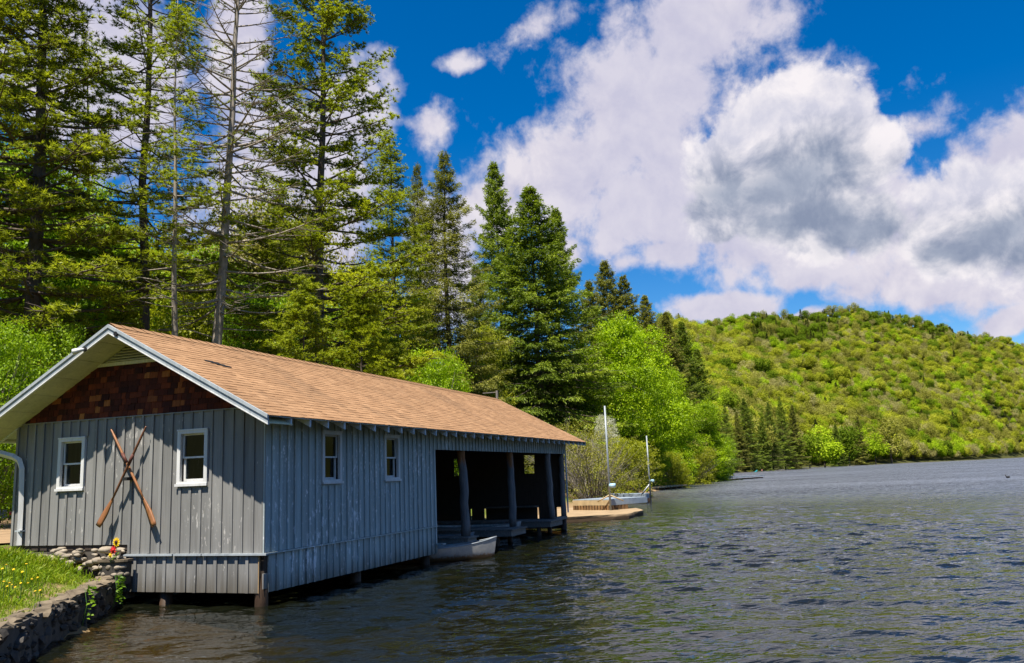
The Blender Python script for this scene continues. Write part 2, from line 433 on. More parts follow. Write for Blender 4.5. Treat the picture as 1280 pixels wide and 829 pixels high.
def make_water():
    m, nt, out = mat('lake_water')
    pos = nt.n('ShaderNodeNewGeometry').outputs['Position']
    rot = nt.n('ShaderNodeMapping', {'Vector': pos, 'Rotation': (0, 0, math.radians(-32))}).outputs[0]
    gust = nt.noise(nt.v('MULTIPLY', rot, (0.06, 0.02, 1)), 1.0, 3, 0.5)
    amp = nt.maprange(gust, 0.35, 0.65, 0.8, 1.5)
    far = nt.v('LENGTH', pos, out=1)

    def height(p):
        n1 = nt.noise(nt.v('MULTIPLY', p, (2.9, 1.15, 1)), 1.0, 2, 0.5, 0.4)
        n3 = nt.noise(nt.v('MULTIPLY', p, (9.5, 4.2, 1)), 1.0, 2, 0.5, 0.3)
        return nt.m('ADD', nt.m('MULTIPLY', n1, nt.maprange(far, 22.0, 60.0, 0.0, 0.24)), nt.m('MULTIPLY', n3, 0.019))
    # fine ripples on top of the meshed waves; slopes by fixed finite differences keep far ripples steep
    e = 0.02
    h0 = height(rot)
    gxs = nt.m('MULTIPLY', nt.m('DIVIDE', nt.m('SUBTRACT', h0, height(nt.v('ADD', rot, (e, 0, 0)))), e), amp)
    gys = nt.m('MULTIPLY', nt.m('DIVIDE', nt.m('SUBTRACT', h0, height(nt.v('ADD', rot, (0, e, 0)))), e), amp)
    nloc = nt.n('ShaderNodeCombineXYZ', {0: gxs, 1: gys, 2: 0.0}).outputs[0]
    nrot = nt.n('ShaderNodeVectorRotate', {'Vector': nloc, 'Angle': math.radians(32)}, rotation_type='Z_AXIS').outputs[0]
    gn = nt.n('ShaderNodeNewGeometry').outputs['Normal']
    b = nt.n('ShaderNodeVectorMath', {0: nt.v('ADD', nrot, gn)}, operation='NORMALIZE')
    fr = nt.n('ShaderNodeFresnel', {'IOR': 1.45, 'Normal': b.outputs[0]})
    gl = nt.n('ShaderNodeBsdfGlossy', {'Color': (0.95, 0.97, 1, 1), 'Roughness': nt.maprange(far, 16.0, 62.0, 0.025, 0.36), 'Normal': b.outputs[0]})
    tr = nt.n('ShaderNodeBsdfTransparent', {'Color': (0.52, 0.45, 0.28, 1)})
    df = nt.n('ShaderNodeBsdfDiffuse', {'Color': (0.020, 0.024, 0.012, 1)})
    body = nt.n('ShaderNodeMixShader', {0: 0.25, 1: tr.outputs[0], 2: df.outputs[0]})
    mx = nt.n('ShaderNodeMixShader', {0: fr.outputs[0], 1: body.outputs[0], 2: gl.outputs[0]})
    nt.t.links.new(mx.outputs[0], out.inputs[0])
    return m


def make_ground():
    m, nt, out = mat('ground_cover')
    pos = nt.n('ShaderNodeNewGeometry').outputs['Position']
    z = nt.n('ShaderNodeSeparateXYZ', {0: pos}).outputs[2]
    n1 = nt.noise(pos, 0.35, 6, 0.6)
    n2 = nt.noise(pos, 5.0, 5, 0.65)
    grass = nt.ramp(n2, [(0.25, (0.045, 0.075, 0.010)), (0.55, (0.11, 0.15, 0.020)), (0.8, (0.18, 0.20, 0.04))])
    soil = nt.ramp(n2, [(0.25, (0.07, 0.045, 0.022)), (0.7, (0.18, 0.12, 0.06))])
    land = nt.mix(nt.maprange(n1, 0.42, 0.58, 0.0, 1.0), grass, soil)
    silt = nt.ramp(n2, [(0.25, (0.08, 0.055, 0.022)), (0.75, (0.20, 0.14, 0.065))])
    px = nt.n('ShaderNodeSeparateXYZ', {0: pos}).outputs[0]
    bed_dimmed = nt.mix(nt.maprange(z, -0.75, -0.25, 1.0, 0.0, True), silt, (0.022, 0.022, 0.012))  # silt darkened with depth, standing in for light lost in the water
    wood = nt.ramp(n2, [(0.25, (0.030, 0.034, 0.010)), (0.75, (0.085, 0.085, 0.025))])
    land = nt.mix(nt.maprange(px, 90.0, 200.0, 0.0, 1.0), land, wood)
    land = nt.mix(nt.maprange(px, -60.0, -20.0, 1.0, 0.0), land, wood)  # unseen ground behind the camera, darkened to cut ambient and reflections
    sand = nt.mix(nt.maprange(nt.m('ADD', z, nt.maprange(px, 90.0, 120.0, 0.0, 1.0)), 0.10, 0.55, 0.0, 1.0, True), (0.27, 0.185, 0.10), land)
    col = nt.mix(nt.maprange(z, -0.06, 0.04, 0.0, 1.0), bed_dimmed, sand)
    finish(nt, out, col, 0.95, n2, 0.6, 0.05, 0.1)
    return m


M_SHINGLE = make_shingle()
M_SHAKE = make_shake()
M_GLASS = make_glass()
M_WATER = make_water()
M_GROUND = make_ground()
M_DIRT = simple('dirt_path', (0.33, 0.22, 0.12), 0.95, 0.3, 2.0, bstr=0.5)
M_CANOE = None


def make_log():
    m, nt, out = mat('stained_log')
    pos = nt.n('ShaderNodeNewGeometry').outputs['Position']
    z = nt.n('ShaderNodeSeparateXYZ', {0: pos}).outputs[2]
    g = nt.noise(nt.v('MULTIPLY', pos, (14, 14, 1.2)), 1.0, 6, 0.65)
    n2 = nt.noise(nt.v('MULTIPLY', pos, (5, 5, 1.6)), 1.0, 3, 0.5)
    grey = nt.ramp(g, [(0.25, (0.085, 0.085, 0.09)), (0.75, (0.24, 0.235, 0.235))])
    rust = nt.ramp(g, [(0.25, (0.14, 0.055, 0.02)), (0.75, (0.42, 0.18, 0.06))])
    f = nt.maprange(nt.m('ADD', z, nt.m('MULTIPLY', nt.m('SUBTRACT', n2, 0.5), 2.2)), 2.15, 2.75, 0.0, 1.0, True)
    finish(nt, out, nt.mix(f, grey, rust), 0.75, g, 0.7, 0.02, 0.2)
    return m


M_LOGST = make_log()

# ------------------------------------------------------------------ mesh helpers
def mesh_np(name, V, F, tint=None, smooth=False):
    """V (n,3); F (m,k) index array or list of such arrays; tint per face"""
    V = np.asarray(V, np.float32)
    Fs = [np.asarray(f, np.int32) for f in (F if isinstance(F, list) and isinstance(F[0], np.ndarray) and F[0].ndim == 2 else [F]) if len(f)]
    me = bpy.data.meshes.new(name)
    nl = sum(f.size for f in Fs)
    nf = sum(len(f) for f in Fs)
    me.vertices.add(len(V))
    me.vertices.foreach_set('co', V.ravel())
    me.loops.add(nl)
    me.polygons.add(nf)
    me.loops.foreach_set('vertex_index', np.concatenate([f.ravel() for f in Fs]))
    tot = np.concatenate([np.full(len(f), f.shape[1], np.int32) for f in Fs])
    me.polygons.foreach_set('loop_start', np.concatenate([[0], np.cumsum(tot)[:-1]]).astype(np.int32))
    me.polygons.foreach_set('loop_total', tot)
    me.polygons.foreach_set('use_smooth', np.full(nf, bool(smooth)))
    me.update(calc_edges=True)
    if tint is not None:
        a = me.attributes.new('tint', 'FLOAT', 'FACE')
        a.data.foreach_set('value', np.asarray(tint, np.float32))
    return me


def link(name, me, m=None, parent=None, loc=(0, 0, 0), rot=(0, 0, 0), scale=(1, 1, 1)):
    o = bpy.data.objects.new(name, me)
    COL.objects.link(o)
    if m is not None and me is not None and not me.materials:
        me.materials.append(m)
    o.location = loc
    o.rotation_euler = rot
    o.scale = scale
    if parent is not None:
        o.parent = parent
    return o


def tag(o, label=None, cat=None, group=None, kind=None):
    for k, v in (('label', label), ('category', cat), ('group', group), ('kind', kind)):
        if v:
            o[k] = v
    return o


def empty(name, loc=(0, 0, 0), rz=0.0):
    o = bpy.data.objects.new(name, None)
    COL.objects.link(o)
    o.location = loc
    o.rotation_euler = (0, 0, rz)
    o.empty_display_size = 0.2
    return o


BOXC = {}
BF = np.array([[0, 3, 2, 1], [4, 5, 6, 7], [0, 1, 5, 4], [1, 2, 6, 5], [2, 3, 7, 6], [3, 0, 4, 7]])


def hexa(P):
    """mesh arrays of an eight-cornered block (bottom ring 0-3, top ring 4-7)"""
    return np.array(P, float), BF


def box(name, lo, hi, m, parent=None, cache=True):
    lo = np.minimum(lo, hi)
    hi = np.maximum(np.array(hi, float), lo)
    s = np.array(hi) - np.array(lo)
    key = (tuple(np.round(s, 3)), m.name)
    if not cache:                            # built at its place, so that it can carry children
        P = [(x, y, z) for z in (lo[2], hi[2]) for (x, y) in ((lo[0], lo[1]), (hi[0], lo[1]), (hi[0], hi[1]), (lo[0], hi[1]))]
        return link(name, mesh_np(name, P, BF), m, parent)
    if key not in BOXC:
        h = s / 2
        P = [(-h[0], -h[1], -h[2]), (h[0], -h[1], -h[2]), (h[0], h[1], -h[2]), (-h[0], h[1], -h[2]),
             (-h[0], -h[1], h[2]), (h[0], -h[1], h[2]), (h[0], h[1], h[2]), (-h[0], h[1], h[2])]
        me = mesh_np(name, P, BF)
        me.materials.append(m)
        BOXC[key] = me
    return link(name, BOXC[key], None, parent, tuple((np.array(lo) + np.array(hi)) / 2))


def tube(pts, radii, n=6, caps=True, squash=None):
    """swept tube arrays"""
    P = np.array(pts, float)
    k = len(P)
    T = np.gradient(P, axis=0)
    T /= np.linalg.norm(T, axis=1, keepdims=True) + 1e-9
    ref = np.array([0, 0, 1.0]) if abs(T[0][2]) < 0.9 else np.array([1.0, 0, 0])
    A = np.cross(T, ref)
    A /= np.linalg.norm(A, axis=1, keepdims=True) + 1e-9
    B = np.cross(T, A)
    th = np.arange(n) * 2 * math.pi / n
    r = np.array(radii, float).reshape(-1, 1, 1) * np.ones((k, 1, 1))
    V = P[:, None, :] + r * (np.cos(th)[None, :, None] * A[:, None, :] + np.sin(th)[None, :, None] * B[:, None, :])
    V = V.reshape(-1, 3)
    i = np.arange(k - 1)[:, None] * n
    j = np.arange(n)[None, :]
    F = np.stack([i + j, i + (j + 1) % n, i + n + (j + 1) % n, i + n + j], -1).reshape(-1, 4)
    Fs = [F]
    if caps:
        Fs.append(np.arange(n)[::-1][None, :])
        Fs.append((np.arange(n) + (k - 1) * n)[None, :])
    return V, Fs


def merge(parts):
    Vs, by, off = [], {}, 0
    for V, F in parts:
        Vs.append(np.asarray(V))
        for f in (F if isinstance(F, list) else [F]):
            f = np.asarray(f)
            if f.size:
                by.setdefault(f.shape[1], []).append(f + off)
        off += len(V)
    return np.concatenate(Vs), [np.concatenate(v) for v in by.values()]


def tube_obj(name, pts, radii, m, parent=None, n=8, smooth=True):
    V, F = tube(pts, radii, n)
    return link(name, mesh_np(name, V, F, smooth=smooth), m, parent)


def rock_mesh(name, seed, sub=2, rough=0.25, flat=0.8):
    bm = bmesh.new()
    bmesh.ops.create_icosphere(bm, subdivisions=sub, radius=0.5)
    r = np.random.default_rng(seed)
    ax = r.normal(size=(6, 3))
    ax /= np.linalg.norm(ax, axis=1, keepdims=True)
    off = r.uniform(0.62, 0.95, 6)
    for v in bm.verts:
        d = np.array(v.co) * 2
        k = 1.0
        for a, o_ in zip(ax, off):
            t = d @ a
            if t > o_:
                k = min(k, o_ / t)
        v.co = Vector(d * 0.5 * k * (1 + r.uniform(-rough, rough) * 0.25))
        v.co.z *= flat
    me = bpy.data.meshes.new(name)
    bm.to_mesh(me)
    bm.free()
    for p in me.polygons:
        p.use_smooth = sub > 1
    return me


# ------------------------------------------------------------------ terrain and lake
SHORE = np.array([(-30, -16.4), (-5.3, -0.3), (0.1, 3.2), (0.6, 3.7), (3, 5.2), (18.5, 5.6), (20.5, 3.4), (24, 2.4), (33, 4.4), (45, 5.3), (52, 5.8),
                  (76, 6.8), (100, 9.3), (116, 13.2), (128, 12.6), (145, 10.8), (158, 9.4), (163, 14), (170, 30), (205, 40), (255, 33),
                  (285, 20.3), (329, 12.7), (468, 5), (519, -11), (554, -32), (629, -68), (684, -110), (940, -189), (1150, -420),
                  (1150, -900), (600, -1100), (-200, -900), (-420, -300), (-90, -60)], float)


def shore_sd(X, Y):
    """signed distance to the shoreline, positive on land"""
    P = np.stack([X.ravel(), Y.ravel()], 1)
    d2 = np.full(len(P), 1e18)
    inside = np.zeros(len(P), bool)
    n = len(SHORE)
    for i in range(n):
        a, b = SHORE[i], SHORE[(i + 1) % n]
        ab = b - a
        t = np.clip(((P - a) @ ab) / (ab @ ab), 0, 1)
        q = P - a - t[:, None] * ab
        d2 = np.minimum(d2, (q ** 2).sum(1))
        c = (a[1] > P[:, 1]) != (b[1] > P[:, 1])
        with np.errstate(divide='ignore', invalid='ignore'):
            xi = (b[0] - a[0]) * (P[:, 1] - a[1]) / (b[1] - a[1]) + a[0]
        inside ^= c & (P[:, 0] < xi)
    d = np.sqrt(d2)
    return np.where(inside, -d, d).reshape(X.shape)


T_AZ = [-100, -60, -20, -11.5, -9.5, -7.5, -5.3, -2.8, 0.8, 2.8, 5.9, 8.55, 12, 20, 60, 110]
T_EL = [9, 6, 5, 6.2, 7.1, 7.9, 8.8, 9.45, 9.6, 9.5, 9.5, 9.9, 9.5, 8.5, 10, 12]  # end values raise unseen hills behind the camera to cut ambient light
T_DR = [1500, 1500, 1500, 1400, 1350, 1300, 1200, 1100, 1050, 1000, 950, 850, 600, 420, 400, 400]
T_DS = [1200, 1200, 1150, 960, 770, 700, 640, 575, 530, 420, 315, 260, 200, 80, 70, 70]


def bumps(X, Y):
    return (np.sin(X * 0.11 + 1.3) * np.cos(Y * 0.13) + 0.5 * np.sin(X * 0.31 + Y * 0.23) + 0.7 * np.sin(X * .023 - Y * .031))


def ground_h(X, Y):
    X = np.asarray(X, float)
    Y = np.asarray(Y, float)
    sd = shore_sd(X, Y)
    dx, dy = X - CX, Y - CY
    azd = np.degrees(np.arctan2(dy, dx))
    dist = np.hypot(dx, dy)
    Dr = np.interp(azd, T_AZ, T_DR)
    Ds = np.interp(azd, T_AZ, T_DS)
    H = Dr * np.tan(np.radians(np.interp(azd, T_AZ, T_EL))) - 11
    t = (dist - Ds) / (Dr - Ds)
    s = np.clip(t, 0, 1)
    prof = np.where(t < 1, s * (0.75 + 0.25 * s), np.maximum(0.5, 1 - (t - 1) * 0.35))
    u = np.clip(sd / 3.0, 0, 1)
    land = 0.06 + 0.9 * u * u * (3 - 2 * u) + np.clip(sd - 4, 0, 60) * 0.03
    land = land + np.clip(sd - 20, 0, None) * 0 + H * prof * np.clip(sd / 30, 0, 1)
    land = land + bumps(X, Y) * np.clip((sd - 8) / 60, 0, 1) * np.clip(dist / 400, 0.1, 2.0) * 2.0
    depth = -np.clip(0.12 - sd * 0.16, 0.12, 3.0) - np.clip(-sd - 7, 0, 8) * 0.15
    return np.where(sd > 0, land, depth)


def gh(x, y):
    return float(ground_h(np.array([x]), np.array([y]))[0])


def axis(fine0, fine1, step, mid0, mid1, mids, lo, hi, g=1.13):
    a = list(np.arange(fine0, fine1 + 1e-6, step))
    s = step
    while a[-1] < hi:
        s *= g
        a.append(a[-1] + min(s, mids if a[-1] < mid1 else 70))
    s = step
    while a[0] > lo:
        s *= g
        a.insert(0, a[0] - min(s, mids if a[0] > mid0 else 70))
    return np.array(a)


gx = axis(-16, 60, 0.9, -60, 1450, 8, -1500, 3200)
gy = axis(-4, 30, 0.8, -320, 260, 7, -2600, 2600)
GX, GY = np.meshgrid(gx, gy, indexing='ij')
GZ = ground_h(GX, GY)
nx, ny = GX.shape
I = np.arange(nx - 1)[:, None] * ny + np.arange(ny - 1)[None, :]
ground = link('ground', mesh_np('ground', np.stack([GX, GY, GZ], -1).reshape(-1, 3),
                                np.stack([I, I + ny, I + ny + 1, I + 1], -1).reshape(-1, 4), smooth=True), M_GROUND)
tag(ground, 'grassy and sandy shore rising into wooded hills round the lake', 'ground', kind='structure')
# water surface: a sheet of real wind waves, finely meshed on this side of the lake, coarse beyond
rw_ = np.random.default_rng(8)
angs = np.concatenate([np.radians(np.linspace(-20, 60, 330)), np.radians(np.linspace(66, 334, 44))])
radii = [2.0, 5.0]
while radii[-1] < 1700:
    q = radii[-1]
    radii.append(q + (.088 if q < 27 else min(.088 * (q / 27) ** 1.9, 60)) if q >= 7.5 else q + 1.25)
radii = np.array(radii)
RR, AA = np.meshgrid(radii, angs, indexing='ij')
WX, WY = CX + RR * np.cos(AA), CY + RR * np.sin(AA)
dr = np.gradient(radii)[:, None] * np.ones_like(RR)
da = np.maximum(RR * math.radians(80 / 329), .05)
WZ = np.zeros_like(RR)
for i in range(72):
    lam = math.exp(rw_.uniform(math.log(.27), math.log(.9))) if i < 62 else rw_.uniform(1.2, 2.6)
    th = math.radians(24) + rw_.normal(0, .42)
    k = 2 * math.pi / lam
    amp = .0046 * lam * rw_.uniform(.5, 1.3) * (1 if i < 62 else .6)
    fade = np.clip(lam / (3.2 * np.maximum(dr, da * .45)) - .25, 0, 1)
    ph = k * (WX * math.cos(th) + WY * math.sin(th)) + rw_.uniform(0, 6.283)
    WZ += amp * fade * (np.sin(ph) + .22 * np.cos(2 * ph))
patchy = .8 + .28 * np.sin(WX * .11 + WY * .19 + 1.0) * np.sin(WX * .07 - WY * .13)
WZ *= np.where((AA < math.radians(60.1)), 1, 0) * patchy * 1.25
na = len(angs)
I_ = np.arange(len(radii) - 1)[:, None] * na
J_ = np.arange(na)[None, :]
WF = np.stack([I_ + J_, I_ + na + J_, I_ + na + (J_ + 1) % na, I_ + (J_ + 1) % na], -1).reshape(-1, 4)
wl = link('lake_water', mesh_np('lake_water', np.stack([WX, WY, WZ], -1).reshape(-1, 3), [WF, np.arange(na)[None, :]], smooth=True), M_WATER)
tag(wl, 'dark rippled lake water reflecting the sky and trees', 'water', kind='structure')

# ------------------------------------------------------------------ boathouse
W_, L_ = 6.0, 18.44
ZS, ZT, ZB, ZB1, YK, XO, ZO = 3.478, 0.895, 0.233, 1.083, 3.066, 6.916, 2.808
EV, OV, OV2, ZE, ZR = 0.593, 0.69, 0.873, 3.273, 5.178
SLOPE = (ZR - ZE) / (W_ / 2 + EV)
X0R, X1R = -OV, L_ + OV2


def roofz(y):
    return ZR - SLOPE * abs(y - W_ / 2)


bh = empty('boathouse', (0, 0, 0))
tag(bh, 'weathered blue-grey board and batten boathouse with brown shingle roof standing over the water', 'boathouse')


def slope_block(y0, y1, x0, x1, d0, d1):
    """block that follows one roof slope between y0 and y1, d0..d1 below the roof surface"""
    P = [(x0, y0, roofz(y0) - d1), (x1, y0, roofz(y0) - d1), (x1, y1, roofz(y1) - d1), (x0, y1, roofz(y1) - d1),
         (x0, y0, roofz(y0) - d0), (x1, y0, roofz(y0) - d0), (x1, y1, roofz(y1) - d0), (x0, y1, roofz(y1) - d0)]
    return hexa(P)


def slope_obj(name, y0, y1, x0, x1, d0, d1, m, parent):
    V, F = slope_block(y0, y1, x0, x1, d0, d1)
    return link(name, mesh_np(name, V, F), m, parent)


# roof: deck on each slope, shingle courses, ridge caps
YE0, YE1 = -EV, W_ + EV
roof = slope_obj('roof', YE0, 3.0, X0R, X1R, 0.016, 0.042, M_RAFTER, bh)
slope_obj('roof_deck', 3.0, YE1, X0R, X1R, 0.016, 0.042, M_RAFTER, roof)


def shingles(sign):
    cosb = 1 / math.hypot(1, SLOPE)
    slen = (W_ / 2 + EV + 0.02) / cosb
    ex = 0.142
    nrow = int(slen / ex)
    r = np.random.default_rng(3 if sign < 0 else 4)
    V, F, T = [], [], []
    ye = 3.0 + sign * (W_ / 2 + EV + 0.02)
    up = np.array([0, -sign * cosb, SLOPE * cosb])          # up the slope
    nrm = np.array([0, sign * SLOPE * cosb, cosb])
    e0 = np.array([0, ye, ZR - SLOPE * (W_ / 2 + EV + 0.02) - 0.016])
    for k in range(nrow + 1):
        x = X0R - 0.015 - r.uniform(0, 0.2)
        x_end = X1R + 0.015
        s0 = k * ex
        s1 = min(s0 + ex * 1.25, slen)
        while x < x_end:
            wd = r.choice([0.11, 0.16, 0.22, 0.30]) * r.uniform(0.9, 1.1)
            a, b = max(x, X0R - 0.015), min(x + wd, x_end)
            x += wd + 0.006
            if b - a < 0.02:
                continue
            th = r.choice([0.008, 0.012]) + r.uniform(-0.001, 0.002)
            sj = s0 + r.uniform(-0.006, 0.006)
            i = len(V)
            for (xx, ss, hh) in ((a, sj, 0), (b, sj, 0), (b, s1, 0), (a, s1, 0), (a, sj, th), (b, sj, th), (b, s1, 0.003), (a, s1, 0.003)):
                V.append(e0 + up * ss + nrm * hh + np.array([xx, 0, 0]))
            F += [[i + 4, i + 5, i + 6, i + 7], [i, i + 1, i + 5, i + 4], [i, i + 4, i + 7, i + 3], [i + 1, i + 2, i + 6, i + 5]]
            t = np.clip(r.normal(0.55, 0.16), 0, 1)
            T += [t] * 4
    F = np.array(F)
    if sign > 0:
        F = F[:, ::-1]
    return mesh_np('shingles', V, F, T)


for sg in (-1, 1):
    so = link('shingles', shingles(sg), M_SHINGLE, roof)
    so['kind'] = 'stuff'
xr = X0R
k = 0
capm = None
while xr < X1R:
    if capm is None:
        a = 0.16
        P = [(0, -a, -a * SLOPE - .002), (.30, -a, -a * SLOPE - .012), (.30, 0, -.004), (0, 0, .012), (0, a, -a * SLOPE - .002), (.30, a, -a * SLOPE - .012)]
        capm = mesh_np('ridge_cap', P, [np.array([[0, 1, 2, 3], [3, 2, 5, 4]])], [0.5, 0.6])
        capm.materials.append(M_SHINGLE)
    link('ridge_cap', capm, None, roof, (xr, 3.0, ZR + 0.012))
    xr += 0.26
# a lifted, cracked shingle line near the gable end
V, F = merge([slope_block(1.55 + 0.05 * i, 1.60 + 0.05 * i, 0.75 + 0.11 * i * -1, 1.0 - 0.11 * i, -0.012, 0.0) for i in range(4)])
link('cracked_shingle', mesh_np('cracked_shingle', V, F), M_BLACK, roof)

# rake boards at the two gable ends
for end, (xa, sgn) in enumerate(((X0R, -1), (X1R, 1))):
    for (ya, yb) in ((YE0, 3.0), (3.0, YE1)):
        f = slope_obj('rake_board', ya, yb, xa, xa + sgn * 0.028, 0.075, 0.165, M_TRIM, bh)
        slope_obj('rake_moulding', ya, yb, xa, xa + sgn * 0.048, 0.012, 0.075, M_TRIM, f)
        slope_obj('rake_edge', ya, yb, xa - sgn * 0.012, xa + sgn * 0.034, 0.165, 0.186, M_WHITE, f)
# boxed soffit under the near gable overhang, in boards across the slope
for (ya, yb) in ((YE0, 3.0), (3.0, YE1)):
    nb = 13
    for i in range(nb):
        a, b = ya + (yb - ya) * i / nb, ya + (yb - ya) * (i + 1) / nb - 0.006
        slope_obj('soffit_board', a, b, X0R + 0.012, 0.0, 0.148 + 0.003 * (i % 2), 0.163 + 0.003 * (i % 2), M_SOFFIT, bh)
slope_obj('soffit_board', YE0, 3.0, L_ + 0.05, X1R, 0.15, 0.163, M_SOFFIT, bh)
slope_obj('soffit_board', 3.0, YE1, L_ + 0.05, X1R, 0.15, 0.163, M_SOFFIT, bh)
# rafter tails along both eaves
for side, (ya, yb) in enumerate(((YE0 + 0.02, 0.0), (W_, YE1 - 0.02))):
    V, F = slope_block(ya, yb, -0.022, 0.022, 0.044, 0.185)
    me = mesh_np('rafter_tail', V, F)
    me.materials.append(M_RAFTER)
    x = -0.02
    while x < X1R - 0.1:
        link('rafter_tail', me, None, bh, (x, 0, random.uniform(-.004, .004)))
        x += 0.593
# flood lights on the rake
for (y, z, ang) in ((3.54, 4.74, 0.5), (2.80, 4.965, -0.3)):
    b = link('floodlight', mesh_np('floodlight', *tube([(0, 0, 0), (-.03, 0, 0)], [.045, .045], 10)), M_BLACK, bh, (X0R - .03, y, z))
    V, F = tube([(-.03, 0, 0), (-.06, .03, -.01), (-.09, .09, -.03), (-.12, .17, -.05)], [.02, .035, .05, .058], 10)
    if ang > 0:
        link('lamp_head', mesh_np('lamp_head', V, F, smooth=True), M_WHITE, b)
# post with a short arm on the far ridge end
p = box('ridge_post', (X1R - .14, 2.96, ZR - .02), (X1R - .06, 3.04, ZR + .34), M_OLDWOOD, bh)
box('post_arm', (X1R - .118, 3.04, ZR + .26), (X1R - .085, 3.62, ZR + .29), M_OLDWOOD, bh)


def wall_holes(name, a0, a1, z0, z1, holes, mapf, d0, d1, m, parent, ztop=None):
    """wall sheet in (along, depth, z) cut round its openings, as one mesh"""
    A = sorted({a0, a1, *[h[0] for h in holes], *[h[1] for h in holes]})
    Z = sorted({z0, z1, *[h[2] for h in holes], *[h[3] for h in holes]})
    A = [a for a in A if a0 <= a <= a1]
    Z = [z for z in Z if z0 <= z <= z1]
    parts = []
    for i in range(len(A) - 1):
        for j in range(len(Z) - 1):
            ca, cz = (A[i] + A[i + 1]) / 2, (Z[j] + Z[j + 1]) / 2
            if any(h[0] < ca < h[1] and h[2] < cz < h[3] for h in holes):
                continue
            P = [mapf(a, d, z) for z in (Z[j], Z[j + 1]) for (a, d) in ((A[i], d0), (A[i + 1], d0), (A[i + 1], d1), (A[i], d1))]
            parts.append(hexa(P))
    V, F = merge(parts)
    return link(name, mesh_np(name, V, F), m, parent)


GMAP = lambda a, d, z: (-d, a, z)            # gable: along +Y, outward -X
LMAP = lambda a, d, z: (a, -d, z)            # lake side: along +X, outward -Y
EMAP = lambda a, d, z: (L_ + d, a, z)        # far gable: outward +X

CW = 0.075                                   # window casing width
GWIN = [(4.188, 4.875, 2.131, 3.154), (1.233, 1.924, 2.129, 3.154)]
LWIN = [(1.810, 2.518, 2.068, 3.109), (4.318, 5.035, 2.068, 3.109)]
EWIN = [(4.05, 4.74, 2.02, 2.93), (1.12, 1.76, 2.00, 2.93)]
inner = lambda wn: (wn[0] + CW, wn[1] - CW, wn[2] + CW, wn[3] - CW)


def mbox(name, mapf, a0, a1, d0, d1, z0, z1, m, parent):
    p, q = np.array(mapf(a0, d0, z0)), np.array(mapf(a1, d1, z1))
    return box(name, np.minimum(p, q), np.maximum(p, q), m, parent)


def window(mapf, wn, parent, glass=True, casing=M_WHITE):
    a0, a1, z0, z1 = wn
    parts = []
    for (b0, b1, c0, c1) in ((a0, a0 + CW, z0, z1), (a1 - CW, a1, z0, z1), (a0 + CW, a1 - CW, z1 - CW, z1), (a0 + CW, a1 - CW, z0, z0 + CW)):
        parts.append(hexa([mapf(a, d, z) for z in (c0, c1) for (a, d) in ((b0, -.04), (b1, -.04), (b1, .036), (b0, .036))]))
    V, F = merge(parts)
    wo_ = link('window', mesh_np('window', V, F), casing, parent)
    mbox('sill', mapf, a0 - .018, a1 + .018, .036, .062, z0 - .012, z0 + .035, casing, wo_)
    mbox('head_trim', mapf, a0 - .006, a1 + .006, .036, .048, z1 - .02, z1 + .008, casing, wo_)
    i0, i1, j0, j1 = inner(wn)
    zm = (j0 + j1) / 2
    for (c0, c1, dd, fw) in ((zm - .015, j1, -.035, .032), (j0, zm + .015, -.07, .045)):      # upper sash out, lower sash in
        parts = []
        for (b0, b1, e0, e1) in ((i0, i0 + fw, c0, c1), (i1 - fw, i1, c0, c1), (i0 + fw, i1 - fw, c1 - .03, c1), (i0 + fw, i1 - fw, c0, c0 + fw)):
            parts.append(hexa([mapf(a, d, z) for z in (e0, e1) for (a, d) in ((b0, dd - .03), (b1, dd - .03), (b1, dd), (b0, dd))]))
        V, F = merge(parts)
        link('sash', mesh_np('sash', V, F), casing, wo_)
        if glass:
            g = [mapf(i0 + fw, dd - .014, c0 + fw), mapf(i1 - fw, dd - .014, c0 + fw), mapf(i1 - fw, dd - .014, c1 - .03), mapf(i0 + fw, dd - .014, c1 - .03)]
            link('pane', mesh_np('pane', g, [[0, 1, 2, 3]]), M_GLASS, wo_)
    return wo_


def siding(mapf, a0, a1, zlo, zhi, n, wins, m, parent, seed=0, batten=0.062, first=True, last=True):
    """vertical boards with battens on the seams; zlo may be a function of position"""
    r = random.Random(seed)
    sp = (a1 - a0) / n
    zl = zlo if callable(zlo) else (lambda a: zlo)
    ins = [inner(q) for q in wins]
    for i in range(n):
        b0, b1 = a0 + i * sp + .004, a0 + (i + 1) * sp - .004
        segs = [(zl((b0 + b1) / 2), zhi)]
        for h in ins:
            if b1 > h[0] and b0 < h[1]:
                segs = [s for (s0, s1) in segs for s in ((s0, h[2] - .02), (h[3] + .02, s1)) if s[1] - s[0] > .05]
        pr = round(r.choice([0, .003, .006]), 3)
        for (s0, s1) in segs:
            mbox('board', mapf, b0, b1, -.022, pr, s0, s1, m, parent)
    for i in range(0 if first else 1, n + (1 if last else 0)):
        c = a0 + i * sp
        segs = [(zl(min(max(c, a0 + .01), a1 - .01)) + r.choice([0, .003, .006]), zhi)]
        for q in wins:
            if q[0] - .035 < c < q[1] + .035:
                segs = [s for (s0, s1) in segs for s in ((s0, q[2] - .05), (q[3] + .012, s1)) if s[1] - s[0] > .05]
        wd = round(batten / 2 + r.choice([-.003, 0, .003]), 3)
        for (s0, s1) in segs:
            mbox('batten', mapf, c - wd, c + wd, .007, .030, s0, s1, m, parent)


